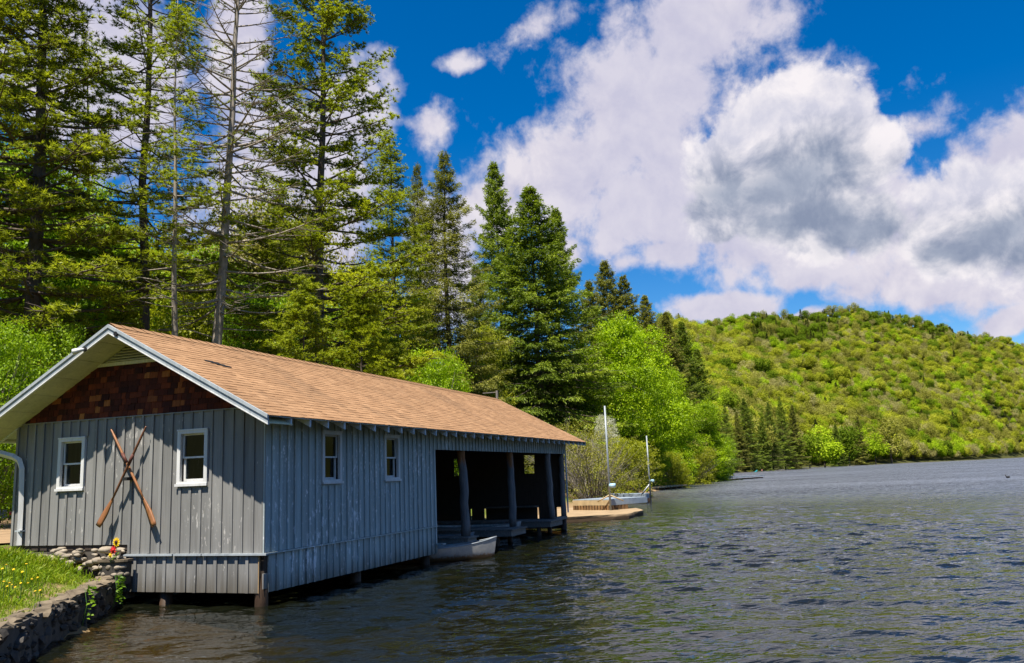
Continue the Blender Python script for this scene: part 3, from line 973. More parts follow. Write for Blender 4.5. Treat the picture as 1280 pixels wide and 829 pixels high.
# near gable
gw = wall_holes('gable_wall', 0.02, W_ - .02, ZB1 + .02, ZS - .03, [inner(q) for q in GWIN], GMAP, -.09, -.024, M_DARKWOOD, bh)
V, F = hexa([(.03, .02, ZS - .03), (.09, .02, ZS - .03), (.09, W_ - .02, ZS - .03), (.03, W_ - .02, ZS - .03), (.03, 2.9, ZR - .2), (.09, 2.9, ZR - .2), (.09, 3.1, ZR - .2), (.03, 3.1, ZR - .2)])
link('gable_backing', mesh_np('gable_backing', V, F), M_DARKWOOD, gw)
siding(GMAP, 0.0, W_, lambda a: ZT + .02 if a < YK else ZB1, ZS, 26, GWIN, M_SIDING, gw, 5)
sk = wall_holes('gable_skirt', 0.14, YK - .02, ZB + .06, ZT - .02, [], GMAP, -.09, -.024, M_DARKWOOD, bh)
siding(GMAP, 0.10, YK, ZB, ZT - .022, 13, [], M_SIDING, sk, 6, first=False)
V, F = merge([hexa([GMAP(a, d, z) for z in (ZT - .018, ZT + .018) for (a, d) in ((a_, .008), (b_, .008), (b_, .066), (a_, .066))]) for (a_, b_) in ((-.10, 1.28), (1.30, 1.92), (1.95, YK + .02))])
link('skirt_trim', mesh_np('skirt_trim', V, F), M_TRIM, bh)
mbox('siding_cap', GMAP, 0.0, W_, .006, .040, ZS - .006, ZS + .016, M_SIDING, bh)
for q in GWIN:
    window(GMAP, q, bh)
# corner board at the land side of the gable, sill under the boards
box('corner_board', (0.0, W_ + .003, ZB1 - .1), (0.11, W_ + .03, roofz(W_) - .19), M_SIDING, bh)
box('sill_beam', (.024, YK + .01, ZB1 - .10), (.16, W_ - .05, ZB1 - .004), M_DARKWOOD, bh)
# cedar shakes above
shk = link('shake_backing', mesh_np('shake_backing', *hexa([(.004, .4, ZS + .02), (.028, .4, ZS + .02), (.028, 5.6, ZS + .02), (.004, 5.6, ZS + .02),
                                                         (.004, 2.8, ZR - .25), (.028, 2.8, ZR - .25), (.028, 3.2, ZR - .25), (.004, 3.2, ZR - .25)])), M_DARKWOOD, bh)
SHC = {}
row = 0
while ZS + .02 + row * .115 < 4.52:
    z0 = ZS + .02 + row * .115
    y = -.1 + random.uniform(0, .12)
    while y < W_ + .1:
        wd = random.choice([.10, .13, .16, .19, .24])
        hgt = .17
        lim = min(roofz(y), roofz(y + wd)) - .03
        if z0 + .05 < lim and z0 < 4.5:
            hh = round(min(hgt, lim - z0, 4.56 - z0), 2)
            if hh > .03:
                th = random.choice([.018, .024, .030])
                key = (wd, hh, th)
                if key not in SHC:
                    me = mesh_np('shake', *hexa([(-th - .004, .003, 0), (0, .003, 0), (0, wd - .003, 0), (-th - .004, wd - .003, 0), (-.006, .003, hh), (0, .003, hh), (0, wd - .003, hh), (-.006, wd - .003, hh)]))
                    me.materials.append(M_SHAKE)
                    SHC[key] = me
                link('shake', SHC[key], None, shk, (.003, y, z0 + random.uniform(-.012, .008)))
        y += wd
    row += 1
# louvred vent in the peak
vb = box('vent_frame', (-.045, 1.86, 4.50), (.0, 4.14, 4.565), M_SOFFIT, bh, False)
for i in range(7):
    z0 = 4.585 + i * .054
    half = (ZR - .17 - (z0 + .03)) / SLOPE
    if half < .08:
        break
    V, F = hexa([(-.050, 3 - half, z0), (-.042, 3 - half, z0 - .008), (-.042, 3 + half, z0 - .008), (-.050, 3 + half, z0), (.004, 3 - half, z0 + .040), (.010, 3 - half, z0 + .034), (.010, 3 + half, z0 + .034), (.004, 3 + half, z0 + .040)])
    link('louvre', mesh_np('louvre', V, F), M_SOFFIT, vb)

# lake side: closed half, header over the boat slips
lw = wall_holes('lake_wall', 0.05, XO, ZB + .05, roofz(0) - .09, [inner(q) for q in LWIN], LMAP, -.09, -.024, M_DARKWOOD, bh)
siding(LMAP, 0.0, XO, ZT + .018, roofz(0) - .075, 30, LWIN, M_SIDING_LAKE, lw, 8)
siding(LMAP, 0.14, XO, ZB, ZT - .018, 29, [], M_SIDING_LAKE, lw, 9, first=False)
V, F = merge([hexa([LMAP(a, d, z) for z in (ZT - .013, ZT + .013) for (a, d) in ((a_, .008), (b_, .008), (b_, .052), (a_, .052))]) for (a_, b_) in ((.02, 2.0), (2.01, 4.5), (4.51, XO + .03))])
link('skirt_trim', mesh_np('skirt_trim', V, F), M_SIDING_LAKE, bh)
for q in LWIN:
    window(LMAP, q, bh)
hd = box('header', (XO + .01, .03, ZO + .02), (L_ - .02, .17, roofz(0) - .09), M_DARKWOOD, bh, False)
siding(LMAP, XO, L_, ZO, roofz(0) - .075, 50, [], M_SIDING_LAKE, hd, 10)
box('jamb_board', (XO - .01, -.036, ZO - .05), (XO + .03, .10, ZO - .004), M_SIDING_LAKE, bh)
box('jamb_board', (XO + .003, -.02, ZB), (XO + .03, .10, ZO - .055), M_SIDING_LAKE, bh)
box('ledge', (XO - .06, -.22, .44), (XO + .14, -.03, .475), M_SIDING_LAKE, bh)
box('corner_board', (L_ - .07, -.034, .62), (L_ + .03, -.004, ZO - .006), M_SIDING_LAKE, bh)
# partition between room and slips, land wall, far gable with openings
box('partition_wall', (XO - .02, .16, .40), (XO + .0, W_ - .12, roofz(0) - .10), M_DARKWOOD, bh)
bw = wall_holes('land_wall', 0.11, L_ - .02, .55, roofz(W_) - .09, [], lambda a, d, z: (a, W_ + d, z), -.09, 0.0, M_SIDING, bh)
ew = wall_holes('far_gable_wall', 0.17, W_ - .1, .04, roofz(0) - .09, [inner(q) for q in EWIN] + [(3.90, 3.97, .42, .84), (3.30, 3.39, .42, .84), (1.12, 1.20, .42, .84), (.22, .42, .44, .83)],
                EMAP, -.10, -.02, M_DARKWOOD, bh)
V, F = hexa([(L_ - .02 + .04, .02, roofz(0) - .09), (L_ + .07, .02, roofz(0) - .09), (L_ + .07, W_ - .02, roofz(0) - .09), (L_ + .02, W_ - .02, roofz(0) - .09), (L_ + .02, 2.9, ZR - .2), (L_ + .07, 2.9, ZR - .2), (L_ + .07, 3.1, ZR - .2), (L_ + .02, 3.1, ZR - .2)])
link('gable_backing', mesh_np('gable_backing', V, F), M_DARKWOOD, ew)
for q in EWIN:
    window(EMAP, q, bh, glass=True, casing=M_DARKWOOD)
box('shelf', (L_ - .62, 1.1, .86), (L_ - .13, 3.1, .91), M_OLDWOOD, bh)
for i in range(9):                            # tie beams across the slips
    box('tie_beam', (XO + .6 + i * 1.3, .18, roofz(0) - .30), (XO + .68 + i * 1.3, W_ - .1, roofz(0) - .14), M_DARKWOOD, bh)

# log posts standing at the water ends of the finger docks
for (xb, zb, xt, r0, seed) in ((9.13, .50, 8.90, .125, 1), (12.84, .50, 12.74, .12, 2), (16.90, .50, 16.60, .115, 3), (18.26, .46, 18.30, .105, 4)):
    r = random.Random(seed)
    pts, rad = [], []
    for i in range(9):
        t = i / 8
        pts.append((xb + (xt - xb) * t + r.uniform(-.02, .02), .12 + r.uniform(-.02, .02), zb + (ZO + .05 - zb) * t))
        rad.append(r0 * (1.04 - .1 * t) * r.uniform(.95, 1.06))
    tube_obj('log_post', pts, rad, M_LOGST if seed in (1, 2) else M_LOG, bh, 10)
# finger docks
for (xa, xb, y0) in ((8.72, 9.42, -.12), (11.6, 12.98, -.30), (15.55, 17.05, -.26)):
    dk_ = box('finger_dock', (xa + .04, y0 + .05, .27), (xb - .04, W_ - .5, .435), M_OLDWOOD, bh, False)
    y = y0
    i = 0
    while y < W_ - .5:
        box('plank', (xa + .01 * (i % 3), y, .44 + .003 * (i % 2)), (xb - .012 * (i % 2), y + .138, .478 + .003 * (i % 2)), M_OLDWOOD, dk_)
        y += .145
        i += 1
    for yy in (.25, 3.0):
        for xx in (xa + .14, xb - .14):
            tube_obj('dock_pile', [(xx, yy, -1.2), (xx, yy, .29)], [.09, .085], M_PILE, dk_, 8)
box('end_beam', (17.06, .02, .40), (L_ - .02, .26, .50), M_OLDWOOD, bh)
tube_obj('dock_pile', [(18.27, .13, -1.2), (18.27, .13, .40)], [.12, .115], M_PILE, bh, 10)
# corner pile, patch board and the piles under the closed room
cp = tube_obj('corner_pile', [(.13, .13, -1.0), (.12, .12, .3), (.12, .13, .62), (.12, .12, ZT - .02)], [.125, .115, .075, .06], M_PILE, bh, 9)
box('patch_board', (.01, .004, .30), (.13, .03, .56), M_SIDING, bh)
box('bare_edge', (-.018, .082, ZB), (.02, .098, ZT - .03), M_RAWWOOD, bh)
for (x, y) in ((.16, 2.25), (3.4, .2), (6.7, .2), (3.4, 3.0), (6.7, 3.0)):
    tube_obj('pile', [(x, y, -1.2), (x, y, .34)], [.12, .115], M_PILE, bh, 9)
box('floor_frame', (.2, .16, .30), (XO - .06, W_ - .2, .42), M_DARKWOOD, bh)
# gutter outlet and downspout on the land corner
gt = tube_obj('gutter', [(X0R - .02, YE1 + .06, ZE - .06), (X1R, YE1 + .06, ZE - .09)], [.06, .06], M_WHITE, bh, 8)
sp_ = [(-.36, YE1 + .06, ZE - .13), (-.34, 6.50, 3.02), (-.14, 5.95, 2.84), (-.095, 5.83, 2.76), (-.085, 5.76, 2.60), (-.08, 5.735, 1.9), (-.08, 5.715, 1.10)]
V, F = tube(sp_, [.062] * 7, 4)
link('downspout', mesh_np('downspout', V, F), M_WHITE, bh)
box('pipe_strap', (-.135, 5.655, 1.36), (-.006, 5.795, 1.39), M_TRIM, bh)
# tap with a red handle at the land corner
fa = tube_obj('tap', [(.05, W_ + .03, 1.66), (.05, W_ + .16, 1.66), (.05, W_ + .20, 1.60)], [.018, .018, .02], M_BLACK, bh, 8)
tube_obj('handle', [(.05, W_ + .13, 1.69), (.05, W_ + .13, 1.76)], [.045, .045], M_RED, fa, 8)

# ------------------------------------------------------------------ crossed oars on the gable
def oar(top, bot, xoff, label, shaft_mat):
    t, b = np.array([xoff, *top]), np.array([xoff - .01, *bot])
    o = empty('oar', tuple(b))
    tag(o, label, 'oar', 'crossed oars on the gable')
    ax = b - t
    Ln = np.linalg.norm(ax)
    ax /= Ln
    sd = np.cross(ax, np.array([1.0, 0, 0]))
    sd /= np.linalg.norm(sd)
    rel = t - b
    pts = [rel + ax * s for s in (0, .02, .12, .14, .5, .9, Ln * .62, Ln * .74)]
    tube_obj('shaft', pts, [.012, .017, .017, .021, .024, .025, .023, .018], shaft_mat, o, 9)
    # blade: widening, slightly cupped
    rows = []
    for i, s in enumerate(np.linspace(Ln * .70, Ln, 9)):
        k = i / 8
        hw = .018 + .052 * min(1, k * 1.8) * (1 if k < .97 else .88)
        cup = -.05 * k * k
        rows.append([rel + ax * s + sd * hw * e + np.array([cup - th, 0, 0]) for (e, th) in ((-1, .004), (-.3, .012), (.3, .012), (1, .004), (.3, -.010), (-.3, -.010))])
    V = np.array(rows).reshape(-1, 3)
    n = 6
    F = [[i * n + j, i * n + (j + 1) % n, (i + 1) * n + (j + 1) % n, (i + 1) * n + j] for i in range(8) for j in range(n)]
    link('blade', mesh_np('blade', V, [np.array(F), np.arange(48, 54)[None, :]], smooth=True), M_OAR, o)
    tube_obj('collar', [rel + ax * .58, rel + ax * .80], [.031, .031], M_LEATHER, o, 10)
    return o


oar((3.49, 3.27), (2.30, 1.42), -.085, 'light varnished oar on the gable, handle at upper left, blade at lower right', M_OAR)
oar((2.57, 3.26), (3.58, 1.44), -.145, 'darker varnished oar on the gable, handle at upper right, blade at lower left', M_OARDARK)
br = box('oar_bracket', (-.19, 2.94, 2.27), (-.03, 3.06, 2.33), M_BLACK)
tag(br, 'small black bracket holding the two crossed oars at their crossing', 'bracket')


# ------------------------------------------------------------------ canoe and the boats in the slips
def make_canoe_mat():
    m, nt, out = mat('dull_aluminium')
    pos = nt.n('ShaderNodeNewGeometry').outputs['Position']
    z = nt.n('ShaderNodeSeparateXYZ', {0: pos}).outputs[2]
    n1 = nt.noise(pos, 7.0, 5, 0.6)
    n2 = nt.noise(pos, 18.0, 4, 0.6)
    col = nt.mix(nt.maprange(n1, 0.3, 0.7, 0, 1), (0.24, 0.25, 0.26), (0.36, 0.35, 0.33))
    dirt = nt.maprange(nt.m('SUBTRACT', nt.m('MULTIPLY', n2, 0.24), z), -0.02, 0.05, 0, 1)
    col = nt.mix(dirt, col, (0.20, 0.11, 0.05))
    finish(nt, out, col, 0.5, n1, 0.3, 0.01, 0.4, 0.35)
    return m


M_CANOE = make_canoe_mat()


def hull(name, Ln, beam, depth, sheer, m, label, loc, rz, seats=3, stripe=True, cat='canoe'):
    o = empty(name, loc, rz)
    tag(o, label, cat)
    ns, nk = 25, 9
    V = []
    for i in range(ns):
        t = i / (ns - 1) * 2 - 1
        full = (1 - abs(t) ** 2.4)
        hb = beam / 2 * full + .012
        top = depth + sheer * abs(t) ** 3.2
        keel = .02 + .10 * max(0, abs(t) - .9) / .1
        tip = Ln / 2 * t
        for kx in range(nk):
            a = kx / (nk - 1) * math.pi
            y = -math.cos(a)
            yy = math.copysign(abs(y) ** .6, y) * hb
            zz = keel + (top - keel) * (1 - math.sin(a) ** .8)
            rake = (.10 * (1 - (zz / top)) * -1 if abs(t) > .9 else 0) * math.copysign(1, t)
            V.append((tip + rake, yy, zz - .10))
    V = np.array(V)
    I_ = np.arange(ns - 1)[:, None] * nk + np.arange(nk - 1)[None, :]
    F = np.stack([I_, I_ + 1, I_ + nk + 1, I_ + nk], -1).reshape(-1, 4)
    Vi = V.copy()
    Vi[:, 1] *= .97
    Vi[:, 2] += .012
    n0 = len(V)
    V2 = np.concatenate([V, Vi])
    F2 = np.concatenate([F, F[:, ::-1] + n0])
    link('hull', mesh_np('hull', V2, F2, smooth=True), m, o)
    for e in (0, nk - 1):
        pts = V[e::nk][:ns] + np.array([0, 0, .006])
        tube_obj('gunwale', pts, [.016] * ns, M_METAL, o, 6)
    for s in ([-.55, 0, .5] if seats == 3 else [-.3, .3])[:seats]:
        hb = beam / 2 * (1 - abs(s) ** 2.4) - .02
        box('thwart', (s * Ln / 2 - .09, -hb, depth - .17), (s * Ln / 2 + .09, hb, depth - .145), m, o)
    for e in (-1, 1):
        P = [(e * Ln / 2 * .995, .0, depth + sheer - .095), (e * Ln / 2 * .86, -.10, depth + sheer * .5 - .10), (e * Ln / 2 * .86, .10, depth + sheer * .5 - .10)]
        link('end_deck', mesh_np('end_deck', P, [[0, 1, 2]]), m, o)
    return o


bow, stern = np.array([8.26, -1.08]), np.array([5.95, 2.95])
mid = (bow + stern) / 2
ang = math.atan2(*(bow - stern)[::-1])
cn = hull('canoe', 4.7, .92, .40, .20, M_CANOE, 'dull aluminium canoe poking its bow out of the boathouse into the sun', (mid[0], mid[1], .02), ang)
box('bow_plate', (2.02, -.11, .32), (2.10, -.100, .40), M_WHITE, cn)
hull('rowing_boat', 3.6, 1.15, .42, .12, M_RAFTER, 'pale rowing boat with raised bow moored inside the boathouse beyond the middle post', (14.4, 2.3, .10), math.radians(-82), 2, cat='boat')
hull('rowing_boat', 3.8, 1.1, .40, .10, M_FASCIA2, 'low blue-grey rowing boat lying inside the boathouse behind the canoe', (10.5, 2.4, .08), math.radians(-88), 2, cat='boat')

# ------------------------------------------------------------------ retaining wall and grassy bank on the left
rw = empty('retaining_wall', (0, 3.2, 0))
tag(rw, 'low dark stone retaining wall with flat capstones edging the grassy bank', 'wall')
wa, wb = np.array([-9.0, -2.72]), np.array([0.10, 3.20])
wd = (wb - wa) / np.linalg.norm(wb - wa)
wn_ = np.array([wd[1], -wd[0]])               # towards the lake
LW = np.linalg.norm(wb - wa)
rel0 = np.array([0, 3.2, 0.0])


def wallpt(s, off, z):
    p = wa + wd * s + wn_ * off
    return np.array([p[0], p[1], z])


V, F = hexa([wallpt(s, o_, z) - rel0 for z in (-.6, .50) for (s, o_) in ((0, -.35), (LW, -.35), (LW, -.06), (0, -.06))])
core = link('wall_core', mesh_np('wall_core', V, F), M_MORTAR, rw)
ROCKS = [rock_mesh('stone', 50 + i, 2, .9, .9) for i in range(9)]
for me in ROCKS:
    me.materials.append(M_WALLSTONE)
    me.polygons.foreach_set('use_smooth', np.zeros(len(me.polygons), bool))
rs = random.Random(4)
azw = math.atan2(wd[1], wd[0])
for i in range(330):
    s = rs.uniform(1.6, LW)
    z = rs.uniform(-.14, .45)
    sz = rs.choice([.10, .13, .16, .20, .26])
    p = wallpt(s, -.085 + rs.uniform(-.03, .02), z) - rel0
    if i < 240:
        link('stone', rs.choice(ROCKS), None, rw, tuple(p), (rs.uniform(-.5, .5), rs.uniform(-.5, .5), azw + rs.uniform(-.4, .4)), (sz * rs.uniform(1.1, 1.7), .19, sz * rs.uniform(.6, 1.0)))
CAPS = [rock_mesh('capstone', 80 + i, 2, 1.0, .9) for i in range(7)]
for me in CAPS:
    me.materials.append(M_CAP)
    me.polygons.foreach_set('use_smooth', np.zeros(len(me.polygons), bool))
s = 1.2
while s < LW + .05:
    wl_ = rs.uniform(.14, .42)
    p = wallpt(s + wl_ / 2, -.17 + rs.uniform(-.05, .035), .515 + rs.uniform(-.03, .02)) - rel0
    link('capstone', rs.choice(CAPS), None, rw, tuple(p), (rs.uniform(-.10, .10), rs.uniform(-.10, .10), azw + rs.uniform(-.4, .4)), (wl_ * 1.2, .36 * rs.uniform(.8, 1.15), .14 * rs.uniform(.8, 1.3)))
    if rs.random() < .6:
        p = wallpt(s + wl_ / 2, -.30 + rs.uniform(-.06, .06), .53 + rs.uniform(-.03, .01)) - rel0
        link('capstone', rs.choice(CAPS), None, rw, tuple(p), (rs.uniform(-.2, .2), rs.uniform(-.2, .2), rs.uniform(0, 3)), (.16, .14, .10))
    s += wl_ * .93


def bank_z(s, o_):
    """height of the bank, o_ metres in from the wall face"""
    t = np.clip((o_ - .25) / 2.2, 0, 1)
    return .50 + .52 * t * t * (3 - 2 * t) + .03 * np.sin(s * 2.1 + o_ * 3) + .02 * np.sin(s * 5.3 - o_ * 4.1)


SS, OO = np.meshgrid(np.linspace(0, LW + .02, 60), np.concatenate([np.linspace(.22, 4, 34), np.linspace(4.4, 9, 14)]), indexing='ij')
PX = wa[0] + wd[0] * SS - wn_[0] * OO
PY = wa[1] + wd[1] * SS - wn_[1] * OO
PZ = bank_z(SS, OO)
PZ = np.where(PX > -.0, np.minimum(PZ, ZB1 - .12), PZ)
a_, b_ = SS.shape
I_ = np.arange(a_ - 1)[:, None] * b_ + np.arange(b_ - 1)[None, :]
M_BANK, nt, out = mat('bank_soil')
pos = nt.n('ShaderNodeNewGeometry').outputs['Position']
n1 = nt.noise(pos, 1.6, 5, .6)
n2 = nt.noise(pos, 22.0, 4, .65)
grassc = nt.ramp(n2, [(.25, (.06, .085, .012)), (.7, (.15, .19, .025))])
soilc = nt.ramp(n2, [(.25, (.12, .08, .04)), (.7, (.36, .26, .14))])
finish(nt, out, nt.mix(nt.maprange(n1, .42, .62, 0, 1), grassc, soilc), .95, n2, .8, .03, .1)
bank = link('grass_bank', mesh_np('grass_bank', np.stack([PX, PY, PZ], -1).reshape(-1, 3), np.stack([I_, I_ + b_, I_ + b_ + 1, I_ + 1], -1).reshape(-1, 4)[:, ::-1], smooth=True), M_BANK)
tag(bank, 'grassy bank above the retaining wall beside the boathouse', 'bank', kind='structure')


def blades(C, D, L, Wd, r, droop=0.0, N=None, nj=.7):
    """rhombic leaves: base C, direction D, length L, width Wd"""
    D = D / (np.linalg.norm(D, axis=1, keepdims=True) + 1e-9)
    S = np.cross(D, r.normal(size=D.shape) if N is None else N + nj * r.normal(size=D.shape))
    S /= np.linalg.norm(S, axis=1, keepdims=True) + 1e-9
    L = np.asarray(L)[:, None]
    Wd = np.asarray(Wd)[:, None]
    mid_ = C + D * L * .55
    tip = C + D * L
    tip[:, 2] -= droop * L[:, 0]
    V = np.stack([C, mid_ + S * Wd * .5, tip, mid_ - S * Wd * .5], 1).reshape(-1, 3)
    F = np.arange(len(V)).reshape(-1, 4)
    return V, F


def grass_patch(n, smin, smax, omin, omax, hmin, hmax, seed, dens=None):
    r = np.random.default_rng(seed)
    s = r.uniform(smin, smax, n)
    o_ = omin + (omax - omin) * r.uniform(0, 1, n)
    keep = np.ones(n, bool)
    patch = np.sin(s * 3.1 + 1) * np.sin(o_ * 2.7 + s) + .6 * np.sin(s * 7.3 + o_ * 5)
    edge = np.clip((o_ - .42) / .5, 0, 1)
    keep &= r.uniform(0, 1, n) < (.16 + .84 * edge) * np.clip(.75 + .35 * patch, .12, 1)
    s, o_, patch = s[keep], o_[keep], patch[keep]
    x = wa[0] + wd[0] * s - wn_[0] * o_
    y = wa[1] + wd[1] * s - wn_[1] * o_
    ok = x < -.06
    s, o_, patch, x, y = s[ok], o_[ok], patch[ok], x[ok], y[ok]
    z_ = bank_z(s, o_) - .01
    C = np.stack([x, y, z_], 1)
    k = len(C)
    D = np.stack([r.normal(0, .35, k), r.normal(0, .35, k), np.ones(k)], 1)
    L = r.uniform(hmin, hmax, k) * (.8 + .35 * np.clip(patch, -1, 1)) * np.clip(.45 + (o_ - .3) * .8, .35, 1)
    V, F = blades(C, D, L, r.uniform(.008, .018, k), r, .3)
    tint_ = np.clip(r.normal(.52, .18, k) + .14 * patch + (r.uniform(0, 1, k) > .93) * .35, 0, 1)
    return V, F, tint_


V, F, T = grass_patch(95000, 1.0, LW, .16, 5.2, .14, .40, 21)
gr = link('grass', mesh_np('grass', V, F, T), F_GRASS)
tag(gr, 'tall green grass growing over the bank', 'grass', kind='stuff')

# dandelions scattered over the near grass
dn = None
rd = np.random.default_rng(5)
bloom = mesh_np('bloom', *merge([tube([(0, 0, .0), (0, 0, .012)], [.028, .020], 9)]))
bloom.materials.append(M_YELLOW)
stem = mesh_np('stem', *tube([(0, 0, -.24), (0.01, 0, -.1), (0, 0, 0)], [.004, .0035, .003], 5))
stem.materials.append(M_STEM)
for (u, v) in ((5, 727), (9, 733), (15, 731), (19, 734), (12, 729), (26, 729), (35, 729), (40, 724), (44, 739), (50, 738), (3, 711), (17, 712), (33, 705), (8, 706), (47, 722), (28, 715)):
    p = onz(u, v, .98)
    for _ in range(6):
        s_ = (p[:2] - wa) @ wd
        o__ = -((p[:2] - wa) @ wn_)
        p = onz(u, v, float(bank_z(s_, o__)) + .24)
    d_ = tag(empty('dandelion', tuple(p)), 'yellow dandelion bloom standing among the near grass on the bank', 'flower', 'dandelions on the grassy bank')
    link('bloom', bloom, None, d_, (0, 0, 0), (rd.uniform(-.4, .1), rd.uniform(-.5, .1), 0), (.62, .62, .62))
    link('stem', stem, None, d_)


# ------------------------------------------------------------------ field stones under the gable and the planter
fs = empty('stone_footing', (0, 4.5, .6))
tag(fs, 'row of rounded field stones stacked under the left half of the gable', 'footing')
RIV = [rock_mesh('stone', 120 + i, 2, .12, .75) for i in range(6)]
for me in RIV:
    me.materials.append(M_STONE)
link('footing_core', mesh_np('footing_core', *hexa([(.02, -1.42, -.5), (.25, -1.42, -.5), (.25, 1.4, -.5), (.02, 1.4, -.5), (.02, -1.42, .36), (.25, -1.42, .36), (.25, 1.4, .36), (.02, 1.4, .36)])), M_MORTAR, fs)
rs = random.Random(9)
for i in range(95):
    y = rs.uniform(3.10, 5.95)
    zc = rs.uniform(.66, 1.0)
    sz = rs.choice([.09, .12, .15, .19, .24, .28])
    link('stone', rs.choice(RIV), None, fs, (-.03 - rs.uniform(0, .09) - (1.0 - zc) * .30, y - 4.5, zc - .6), (rs.uniform(-.3, .3), rs.uniform(-.3, .3), rs.uniform(1.0, 2.1)), (sz * rs.uniform(.9, 1.3), sz * .8, sz * rs.uniform(.5, .75)))
yl, yr = onx(121, 704, -.30)[1], onx(157, 704, -.30)[1]
yc, hw_ = (yl + yr) / 2, (yl - yr) / 2
pl = empty('stone_planter', (-.30, yc, .5))
tag(pl, 'small rounded stone planter with flat rim beside the boathouse skirt', 'planter')
arc = [math.pi * .5 + math.pi * t for t in np.linspace(0, 1, 12)]


def arcmesh(prof):
    Vp, Fp = [], []
    n = len(prof)
    for a in arc:
        c, s_ = math.cos(a), math.sin(a)
        cc = math.copysign(abs(c) ** .6, c)
        ss = math.copysign(abs(s_) ** .6, s_)
        Vp += [(cc * r0 * .8 + .18, ss * r0, z0) for (r0, z0) in prof]
    for i in range(11):
        for j in range(n):
            Fp.append([i * n + j, i * n + (j + 1) % n, i * n + n + (j + 1) % n, i * n + n + j])
    return Vp, [np.array(Fp)[:, ::-1], np.array([list(range(n))]), np.array([list(range(11 * n, 12 * n))[::-1]])]


link('basin', mesh_np('basin', *arcmesh([(hw_ * .86, -.1), (hw_ * .92, .30), (hw_ * .7, .30), (hw_ * .7, -.1)])), M_WALLSTONE, pl)
link('rim', mesh_np('rim', *arcmesh([(hw_ * .66, .304), (hw_ * 1.02, .304), (hw_ * 1.02, .345), (hw_ * .66, .345)])), M_CAP, pl)
for i in range(11):
    a = arc[1] + (arc[-2] - arc[1]) * i / 10
    c, s_ = math.cos(a), math.sin(a)
    link('stone', RIV[i % 6], None, pl, (math.copysign(abs(c) ** .6, c) * hw_ * .8 * .86 + .18, math.copysign(abs(s_) ** .6, s_) * hw_ * .88, .08 + .13 * (i % 2)), (.2 * (i % 3), 0, a), (.07, .14, .12))
link('soil', mesh_np('soil', [(math.cos(a) * hw_ * .62 * .8 + .18, math.sin(a) * hw_ * .68, .29) for a in arc], np.arange(12)[None, :]), M_MORTAR, pl)
for i in range(8):
    link('stone', RIV[(i + 2) % 6], None, pl, (.0 + .15 * rs.random(), (-.55 + 1.1 * i / 7) * hw_, .35 + .02 * (i % 2)), (0, 0, rs.uniform(0, 3)), (.12, .09, .08))


def flower(loc, h, rad, petal, eye, n, label, tilt=1.2):
    o = tag(empty('flower', loc), label, 'flower')
    tube_obj('stem', [(0, 0, 0), (.005, 0, h * .5), (0, 0, h)], [.006, .005, .005], M_STEM, o, 6)
    parts = []
    for i in range(n):
        a = 2 * math.pi * i / n
        ca, sa = math.cos(a), math.sin(a)
        P = [(-.012, 0, 0), (-.016, ca * rad * .55 - sa * rad * .24, sa * rad * .55 + ca * rad * .24), (-.010, ca * rad, sa * rad), (-.016, ca * rad * .55 + sa * rad * .24, sa * rad * .55 - ca * rad * .24)]
        parts.append((np.array(P) + np.array([0, 0, h]), np.array([[0, 1, 2, 3]])))
    V, F = merge(parts)
    link('petals', mesh_np('petals', V, F), petal, o)
    tube_obj('eye', [(-.03, 0, h), (-.012, 0, h)], [rad * .32, rad * .36], eye, o, 9)
    for s_ in (-1, 1):
        V, F = blades(np.array([[0, 0, h * .35]]), np.array([[0, s_ * .8, .6]]), [.09], [.04], np.random.default_rng(3))
        link('leaf', mesh_np('leaf', V, F, [.5]), F_WEED, o)
    return o


flower((-.34, onx(146, 680, -.34)[1], .80), .36, .095, M_YELLOW, M_DARKEYE, 11, 'tall sunflower-like yellow bloom with dark eye standing in the stone planter')
flower((-.38, onx(142, 692, -.38)[1], .80), .22, .085, M_REDPETAL, M_REDPETAL, 9, 'red bloom in the stone planter beneath the tall yellow one')
flower((-.42, onx(138.5, 697, -.42)[1], .80), .13, .055, M_YELLOW, M_YELLOW, 7, 'low yellow bloom at the planter rim below the red one')


def weed(u, v0, v1, label, n, seed, spread):
    r = np.random.default_rng(seed)
    o = tag(empty('weed', tuple(wallpt(((onz(u, v1, .3)[:2] - wa) @ wd), .0, .1))), label, 'weed')
    base = np.array(o.location)
    s = (onz(u, (v0 + v1) / 2, .35)[:2] - wa) @ wd
    zt, zb_ = .62, .12
    t = r.uniform(0, 1, n)
    C = np.array([wallpt(s + r.normal(0, spread), .05 + r.uniform(0, .1), zb_ + (zt - zb_) * k) for k in t]) - base
    D = np.stack([r.normal(0, .5, n) + wn_[0], r.normal(0, .5, n) + wn_[1], r.uniform(-.4, .9, n)], 1)
    V, F = blades(C, D, r.uniform(.05, .11, n), r.uniform(.03, .06, n), r, .2)
    link('leaves', mesh_np('leaves', V, F, np.clip(r.normal(.55, .2, n), 0, 1)), F_WEED, o)
    tube_obj('stem', [wallpt(s, .02, .05) - base, wallpt(s + .03, .07, .35) - base, wallpt(s - .02, .04, .62) - base], [.008, .006, .003], M_STEM, o, 5)


weed(128, 722, 756, 'tall leafy weed growing out of the stone wall near the boathouse', 70, 3, .06)
weed(107, 750, 765, 'small leafy sprig growing low on the dark face of the stone wall', 22, 4, .04)

